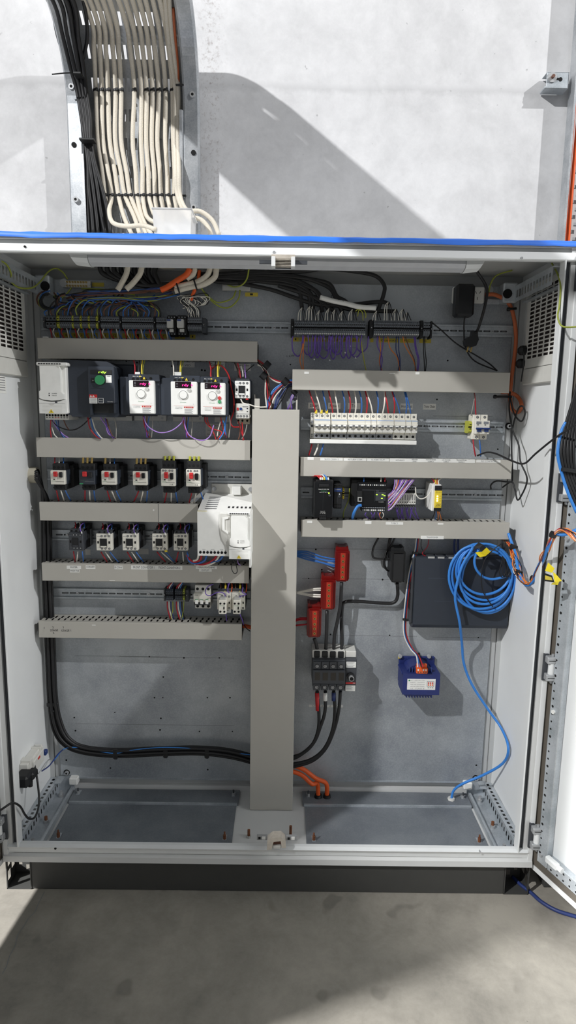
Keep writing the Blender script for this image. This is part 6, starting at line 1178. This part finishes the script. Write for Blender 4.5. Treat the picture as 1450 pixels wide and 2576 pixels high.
for k, (P, l) in enumerate((([(735, 1924, .30), (765, 1936, .30), (795, 1958, .30)], 'upper'), ([(735, 1940, .30), (760, 1950, .30), (785, 1972, .295)], 'lower'))):
    e = UZ(823 if k == 0 else 801, 2004, .116); mb = MB(); mb.tube([U(*p) for p in P]+[(e[0]-.004, e[1], e[2]+.05), (e[0], e[1], e[2])], .0078, 'orange', 10, 6); tag(mb.build('orange_cable'), 'thick orange cable from the vertical duct to the floor, %s one' % l, 'cable')
    mb = MB(); mb.cyl((e[0], e[1], .1148), (e[0], e[1], .124), .0145, 'black', 18, .012); tag(mb.build('cable_gland'), 'black grommet round the %s orange cable at the floor' % l, 'cable gland')
# black block leads
for P, l in (([(953, 1352), (940, 1378), (938, 1398), (948, 1405), (988, 1406)], 'bending wide into the black block'), ([(981, 1352), (975, 1385), (968, 1412), (972, 1432), (984, 1437)], 'hooking low into the black block'), ([(994, 1352), (985, 1372), (972, 1390), (966, 1420), (976, 1435), (986, 1432)], 'hooking into the black block, inner'), ([(985, 1352), (980, 1372), (975, 1384), (972, 1404)], 'short, above the black block')): W(K, l, P, .0032, 'black leads of the black block', Y=.31)
# transformer leads
for c, o in ((B, 0), (K, 2), (R, 4), (WH, -2)):
    W(c, 'in the tied loom running down to the transformer', [(1050+o*.8, 1352, .315), (1046+o, 1385, .315), (1034+o, 1430, .31), (1026+o, 1480, .31), (1018+o, 1560, .32), (1020+o, 1600, .32), (1035+o, 1632, .31), (1050+o, 1650, .27), (1056+2.4*o, 1678, .22)], .0021, 'loom down to the transformer')
for i, (x, y) in enumerate(((1043, 1391), (1027, 1467), (1018, 1559), (1047, 1644))): p = U(x+1, y, .31); mb = MB(); mb.cyl((p[0], .314-.03*(i == 3), p[2]-.003), (p[0], .314-.03*(i == 3), p[2]+.003), .0068, 'black', 10); mb.box(p[0]+.004, p[0]+.012, .305, .31, p[2]-.004, p[2]+.004, 'black', .001); tag(mb.build('cable_tie'), 'black tie on the transformer loom, %s from the top' % ('first', 'second', 'third', 'fourth')[i], 'cable tie')
W(R, 'thin, dropping onto the flat black box', [(1080, 1353), (1076, 1375), (1063, 1392), (1076, 1401)], .0013, Y=.31); W(K, 'thin, dropping onto the flat black box', [(1061, 1353), (1060, 1375), (1068, 1390), (1077, 1402)], .0013, Y=.31)
# blue cable coil and its tail
mb = MB(); Q = []
LP = [(1208, 1452, 80, 84), (1215, 1450, 76, 80), (1219, 1430, 68, 61), (1222, 1434, 66, 66), (1224, 1462, 68, 76), (1232, 1460, 68, 86), (1208, 1450, 78, 82)]
for j, (cx, cy, rx, ry) in enumerate(LP):
    for k in range(12):
        t = 2*pi*k/12-pi/2-.1; nx = LP[min(j+1, len(LP)-1)]; w_ = k/12
        Q.append(U(cx*(1-w_)+nx[0]*w_+(rx*(1-w_)+nx[2]*w_)*cos(-t), cy*(1-w_)+nx[1]*w_+(ry*(1-w_)+nx[3]*w_)*sin(t)*(1 if 1 else 0), .262-.004*(j % 4)+.003*sin(3*t)))
tail = [(1190, 1376, .245), (1165, 1420, .245), (1150, 1470, .245), (1146, 1510, .25), (1157, 1565, .255), (1163, 1620, .30), (1168, 1670, .315), (1188, 1722, .31), (1228, 1784, .29), (1262, 1832, .26), (1280, 1882, .23), (1266, 1920, .24), (1216, 1950, .27), (1168, 1970, .29)]
Q += [UI(*p) for p in tail]; e = UZ(1136, 2010, .116); Q += [(e[0]+.008, e[1], e[2]+.035), (e[0], e[1], e[2])]
mb.tube(Q, .0044, 'cyancable', 8, 4); tag(mb.build('network_cable'), 'light blue cable coiled over the black box, tail down to the floor', 'cable')
mb = MB(); mb.cyl((e[0], e[1], .1148), (e[0], e[1], .121), .014, 'offwhite', 6, .012); tag(mb.build('cable_gland'), 'pale grommet where the blue cable enters the floor', 'cable gland')
wire('blue_strand', 'blue cable bowing across the middle of the coil', 'cyancable', [(1206, 1382), (1195, 1405), (1198, 1430), (1215, 1450), (1240, 1457), (1275, 1450)], .0042, 'cable', n=8, Y=.25)
for i in range(2): wire('blue_lead', 'short blue cable between the lowest right duct and the black box, %s one' % ('inner', 'outer')[i], BD, [(1145+8*i, 1354), (1143+10*i, 1376), (1146+9*i, 1402)], .0035, 'cable', n=7, Y=.315)
st = thing('coil_strap', 'yellow and black hook-and-loop strap holding the blue coil', 'strap', U(1215, 1385, .25)); mb = MB()
mb.add([U(1192, 1376, .243), U(1205, 1364, .240), U(1216, 1370, .235), U(1224, 1378, .235), U(1214, 1388, .235), U(1206, 1380, .236)], [(0, 1, 2, 5), (2, 3, 4, 5)], 'black'); mb.build('woven_label', st); mb = MB(); mb.add([U(1213, 1388, .234), U(1225, 1377, .234), U(1235, 1388, .236), U(1222, 1399, .236), U(1208, 1402, .24), U(1196, 1390, .243), U(1204, 1388, .24)], [(0, 1, 2, 3), (0, 3, 4, 5, 6)], 'velcro'); mb.build('strap', st)
# black leads at the right
for P, l, r in (([(1185, 796, .285), (1170, 800, .29), (1168, 840, .30), (1172, 875, .30), (1195, 908, .305), (1250, 932, .30)], 'from the power adapter down behind the duct', .0022), ([(1088, 812, .295), (1110, 830, .30), (1150, 865, .305), (1200, 895, .305), (1232, 915, .305), (1252, 933, .3)], 'slanting from the last terminals to the duct', .0022), ([(1200, 682, .12), (1222, 716, .16), (1226, 740, .2), (1218, 780, .25), (1204, 826, .28), (1196, 838, .28)], 'thick, from the strip light to the dangling plug', .0042)):
    wire('black_lead', 'black lead '+l, K, P, r, 'cable', 'black leads at the top right', n=7)
wire('orange_cable', 'terracotta cable arching from the outlet down the right corner', 'terracotta', [(1222, 741), (1248, 742), (1280, 762), (1294, 800), (1299, 850), (1295, 900), (1288, 950), (1284, 1000), (1290, 1030), (1304, 1037), (1313, 1020), (1305, 1000), (1286, 988), (1262, 986)], .0062, 'cable', n=9, Y=.318)
for i, (P, r) in enumerate((([(1318, 882, .24), (1319, 910, .24), (1312, 960, .25)], .0022), ([(1284, 1000, .30), (1294, 1040, .28), (1312, 1060, .26), (1322, 1040, .25), (1316, 1022, .25), (1304, 1030, .27), (1290, 1080, .29), (1288, 1130, .29), (1290, 1200, .28), (1285, 1212, .27), (1250, 1210, .28), (1236, 1220, .30), (1236, 1230, .31)], .0026), ([(1284, 985, .31), (1282, 1030, .30), (1290, 1080, .26), (1306, 1120, .22), (1310, 1160, .20), (1325, 1195, .18), (1326, 1215, .18), (1316, 1240, .2), (1303, 1258, .22), (1296, 1230, .25), (1288, 1212, .27), (1265, 1226, .3)], .0026))):
    wire('black_lead', 'black lead wandering down the right inner corner, '+('clipped short', 'with a small loop', 'swinging out to the right wall')[i], K, P, r, 'cable', 'black leads in the right corner', n=7)
for i, (x, y) in enumerate(((1320, 882), (1315, 915))): p = UX(x, y, .775); mb = MB(); mb.box(.755, .786, p[1]-.02, p[1]+.012, p[2]-.014, p[2]+.014, 'black', .008); tag(mb.build('cable_connector'), 'small black inline connector on the right inner wall, %s one' % ('upper', 'lower')[i], 'connector')
wire('grey_brown_lead', 'dark brown lead running from the labelled duct out to the right door', 'blackwire', [(1202, 1146, .28), (1225, 1138, .24), (1250, 1142, .2), (1290, 1160, .13), (1320, 1166, .08), (1350, 1140, .02), (1400, 1100, -.06), (1460, 1062, -.12)], .0028, 'cable', n=7)
for i, (x, y, x1, y1) in enumerate(((1284, 778, 1296, 776), (1250, 998, 1284, 998))): a_ = U(x-4, y, .308); b_ = U(x1+4, y1, .308); mb = MB(); mb.tube([a_, b_], .004, 'black', 7); mb.cyl(Vector(a_)-Vector((.004, 0, 0)), Vector(a_)+Vector((.004, 0, 0)), .006, 'black', 8); tag(mb.build('cable_tie'), 'black tie holding the terracotta cable, %s one' % ('upper', 'lower')[i], 'cable tie')
# harness from the cabinet to the right door
random.seed(51)
HB = [(1262, 1355, .30), (1285, 1372, .24), (1296, 1400, .19), (1302, 1430, .15), (1316, 1462, .1), (1335, 1468, .06), (1352, 1440, .02), (1368, 1400, -.02), (1382, 1368, -.05), (1402, 1340, -.08), (1425, 1335, -.1), (1460, 1360, -.13)]
for i in range(13):
    c = (O, WH, O, BR, 'bluewire', O, WH, K, O, BR, O, R, O)[i]; j = lambda s: random.uniform(-s, s); sp = [3, 5, 11, 11, 7, 5, 8, 9, 7, 5, 9, 14]
    W(c, 'in the twisted harness crossing to the right door', [(p[0]+j(sp[k]), p[1]+j(sp[k]*.7), p[2]) for k, p in enumerate(HB)], .0015, '%s harness wires to the right door' % CN[c])
wire('blue_harness_cable', 'thick blue cable inside the orange harness to the right door', 'cyancable', [(1280, 1342, .26), (1288, 1365, .24), (1298, 1395, .19), (1304, 1430, .15), (1316, 1462, .1), (1330, 1472, .07), (1348, 1455, .03), (1362, 1420, 0), (1378, 1380, -.04), (1396, 1345, -.07), (1420, 1345, -.09), (1460, 1330, -.12)], .0048, 'cable', n=8)
for i, (x, y, Y) in enumerate(((1290, 1376, .215), (1302, 1440, .135), (1342, 1456, .05), (1392, 1345, -.07))): p = U(x, y, Y); mb = MB(); mb.cyl((p[0]-.006, p[1], p[2]+.002), (p[0]+.006, p[1], p[2]-.002), .0095, 'black', 10); mb.box(p[0]+.006, p[0]+.016, p[1]-.005, p[1]+.003, p[2]-.004, p[2]+.004, 'black', .001); tag(mb.build('cable_tie'), 'black tie on the orange harness, %s from the cabinet' % ('first', 'second', 'third', 'fourth')[i], 'cable tie')
for i in range(4): W(K, 'in the dark looped tails beside the coil', [(1262+5*i, 1358, .26), (1265+2*i, 1400, .25), (1260-3+9*i, 1440, .245), (1266+5*i, 1452, .245), (1274+5*i, 1430, .25), (1268+2*i, 1385, .255)], .0017, 'dark looped tails beside the coil')
W(K, 'crossing diagonally over the blue coil', [(1262, 1368), (1240, 1384), (1220, 1410), (1212, 1445), (1214, 1480), (1222, 1500), (1240, 1526)], .0018, Y=.24)
for i in range(6):
    bl = i == 0; wire('door_cable', ('bright blue cable at the edge of the black run on the right door' if bl else 'black cable in the run hanging on the right door'), 'cyancable' if bl else K, ([(1424, 1062, -.06), (1412, 1088, -.06)] if bl else [(1478, 860, -.07), (1446+4*i, 980, -.065), (1414+7*i, 1080, -.06)])+[ (1404+8*i, 1140, -.07), (1414+7*i, 1190, -.075), (1430+8*i, 1240, -.09), (1452+8*i, 1290, -.10)], .0042, 'cable', None if bl else 'black cable run on the right door', n=8)
mb = MB(); p = U(1424, 1183, -.08); mb.cyl((p[0]-.012, p[1]-.004, p[2]+.003), (p[0]+.03, p[1]-.004, p[2]-.003), .006, 'black', 8); tag(mb.build('cable_tie'), 'black tie round the cable run on the right door', 'cable tie')
# left side: grommet, black bundle to the lower right, socket lead
mb = MB(); p = UX(86, 1195, -.776); mb.cyl((-.787, p[1], p[2]), (-.765, p[1], p[2]), .026, 'beige', 18); mb.cyl((-.7648, p[1], p[2]), (-.764, p[1], p[2]), .02, 'hole', 16); tag(mb.build('wall_grommet'), 'pale round grommet on the left inner wall', 'grommet')
for i in range(5):
    o = (i-2)*5.0; dy = .0105*(i % 2); wire('black_cable', 'black cable in the run down the left corner and along the bottom', K, [(90, 1195+o, .26-dy), (104, 1220+o*.6, .285-dy), (114+o*.7, 1260, .30-dy), (117+o, 1330, .315-dy), (118+o, 1420, .315-dy), (122+o, 1520, .315-dy), (127+o, 1640, .318-dy), (132+o, 1750, .318-dy), (143+o, 1822-o, .315-dy), (168+o*.6, 1866-o, .31-dy), (215, 1887-o*.9, .31-dy), (300, 1894-o*.9, .31-dy), (400, 1890-o*.9, .31-dy), (500, 1888-o*.9, .31-dy), (580, 1896-o, .31-dy), (650, 1914-o, .31-dy)], .0052, 'cable', 'black cable run down the left corner', n=8)
W('cyancable', 'lying along the black cable run at the bottom left', [(118, 1932, .26), (140, 1908, .28), (160, 1885, .297), (190, 1880, .297), (240, 1888, .297), (290, 1895, .297), (340, 1886, .297), (420, 1880, .297), (520, 1886, .297), (640, 1900, .297)], .0016)
for i, (x, y) in enumerate(((132, 1775), (291, 1895), (417, 1892), (521, 1893))): p = U(x, y, .302); mb = MB(); mb.box(p[0]-.008, p[0]+.008, .295, .3, p[2]-.018, p[2]+.018, 'black', .002) if i else mb.box(p[0]-.022, p[0]+.018, .305, .31, p[2]-.007, p[2]+.007, 'black', .002); mb.box(p[0]-.005, p[0]+.005, .3, YP-.001, p[2]-.022, p[2]-.017, 'black' if i else 'black'); tag(mb.build('cable_clip'), 'black clip on the cable run, %s from the left corner' % ('first, on the upright part', 'second', 'third', 'fourth')[i], 'cable clip')
wire('black_lead', 'black lead from the left wall socket curling over the frame', K, [(84, 1912, .15), (92, 1950, .12), (98, 2000, .09), (97, 2030, .07), (88, 2055, .05), (74, 2060, .03), (62, 2048, .01), (50, 2028, -.02), (32, 2020, -.04), (10, 2032, -.06), (-30, 2060, -.08)], .0032, 'cable', n=7)
wire('black_lead', 'thin dark lead from the left socket module to the black run', BD, [(105, 1940, .19), (125, 1925, .22), (145, 1898, .27), (158, 1886, .295)], .0022, 'cable', n=7)
# floor cable
mb = MB(); mb.tube([(*UZ(x, y, .006)[:2], .006) for x, y in ((1290, 2205), (1310, 2225), (1336, 2245), (1362, 2268), (1400, 2290), (1450, 2306), (1500, 2320))], .0055, 'bluedk', 8, 6); tag(mb.build('floor_cable'), 'dark blue cable trailing across the floor at the right', 'cable')
# ---------------------------------------------------------------- light
w = bpy.data.worlds.new('world'); SC.world = w; w.use_nodes = True
w.node_tree.nodes['Background'].inputs[0].default_value = (.95, .97, 1, 1); w.node_tree.nodes['Background'].inputs[1].default_value = .21
def spot(name, pos, target, power, size, ang, blend, col=(1, 1, 1)):
    l = bpy.data.lights.new(name, 'SPOT'); o = bpy.data.objects.new(name, l); COL.objects.link(o)
    l.energy = power; l.shadow_soft_size = size; l.spot_size = math.radians(ang); l.spot_blend = blend; l.color = col
    o.location = pos; o.rotation_euler = (Vector(target)-Vector(pos)).to_track_quat('-Z', 'Y').to_euler(); return o
def area(name, pos, target, power, sx, sy, col=(1, 1, 1)):
    l = bpy.data.lights.new(name, 'AREA'); o = bpy.data.objects.new(name, l); COL.objects.link(o); l.shape = 'RECTANGLE'
    l.energy = power; l.size = sx; l.size_y = sy; l.color = col
    o.location = pos; o.rotation_euler = (Vector(target)-Vector(pos)).to_track_quat('-Z', 'Y').to_euler(); return o
L1 = Vector((-1, -1, .887)); L2 = Vector((1.4, -1, 1.05))
T0 = Vector((0, .35, 1.9))
P1 = T0+L1.normalized()*6.4; P2 = T0+L2.normalized()*7.2
spot('high_bay_light', P1, P1+Vector((.7286, .6113, -.309)), 1600, .05, 55, .16)
spot('high_bay_light', P2, P2+Vector((-.791, .554, -.259)), 1150, .05, 51, .16)
spot('added_floor_spot', (-3.9, -1.95, 2.4), (.3, -.8, 0), 2600, .12, 38, .45)  # added unseen spot, brightens the floor beyond the left door's edge
SC.view_settings.view_transform = 'Standard'; SC.view_settings.look = 'None'; SC.view_settings.exposure = 0; SC.view_settings.gamma = 1
SC.cycles.max_bounces = 8; SC.cycles.use_denoising = True
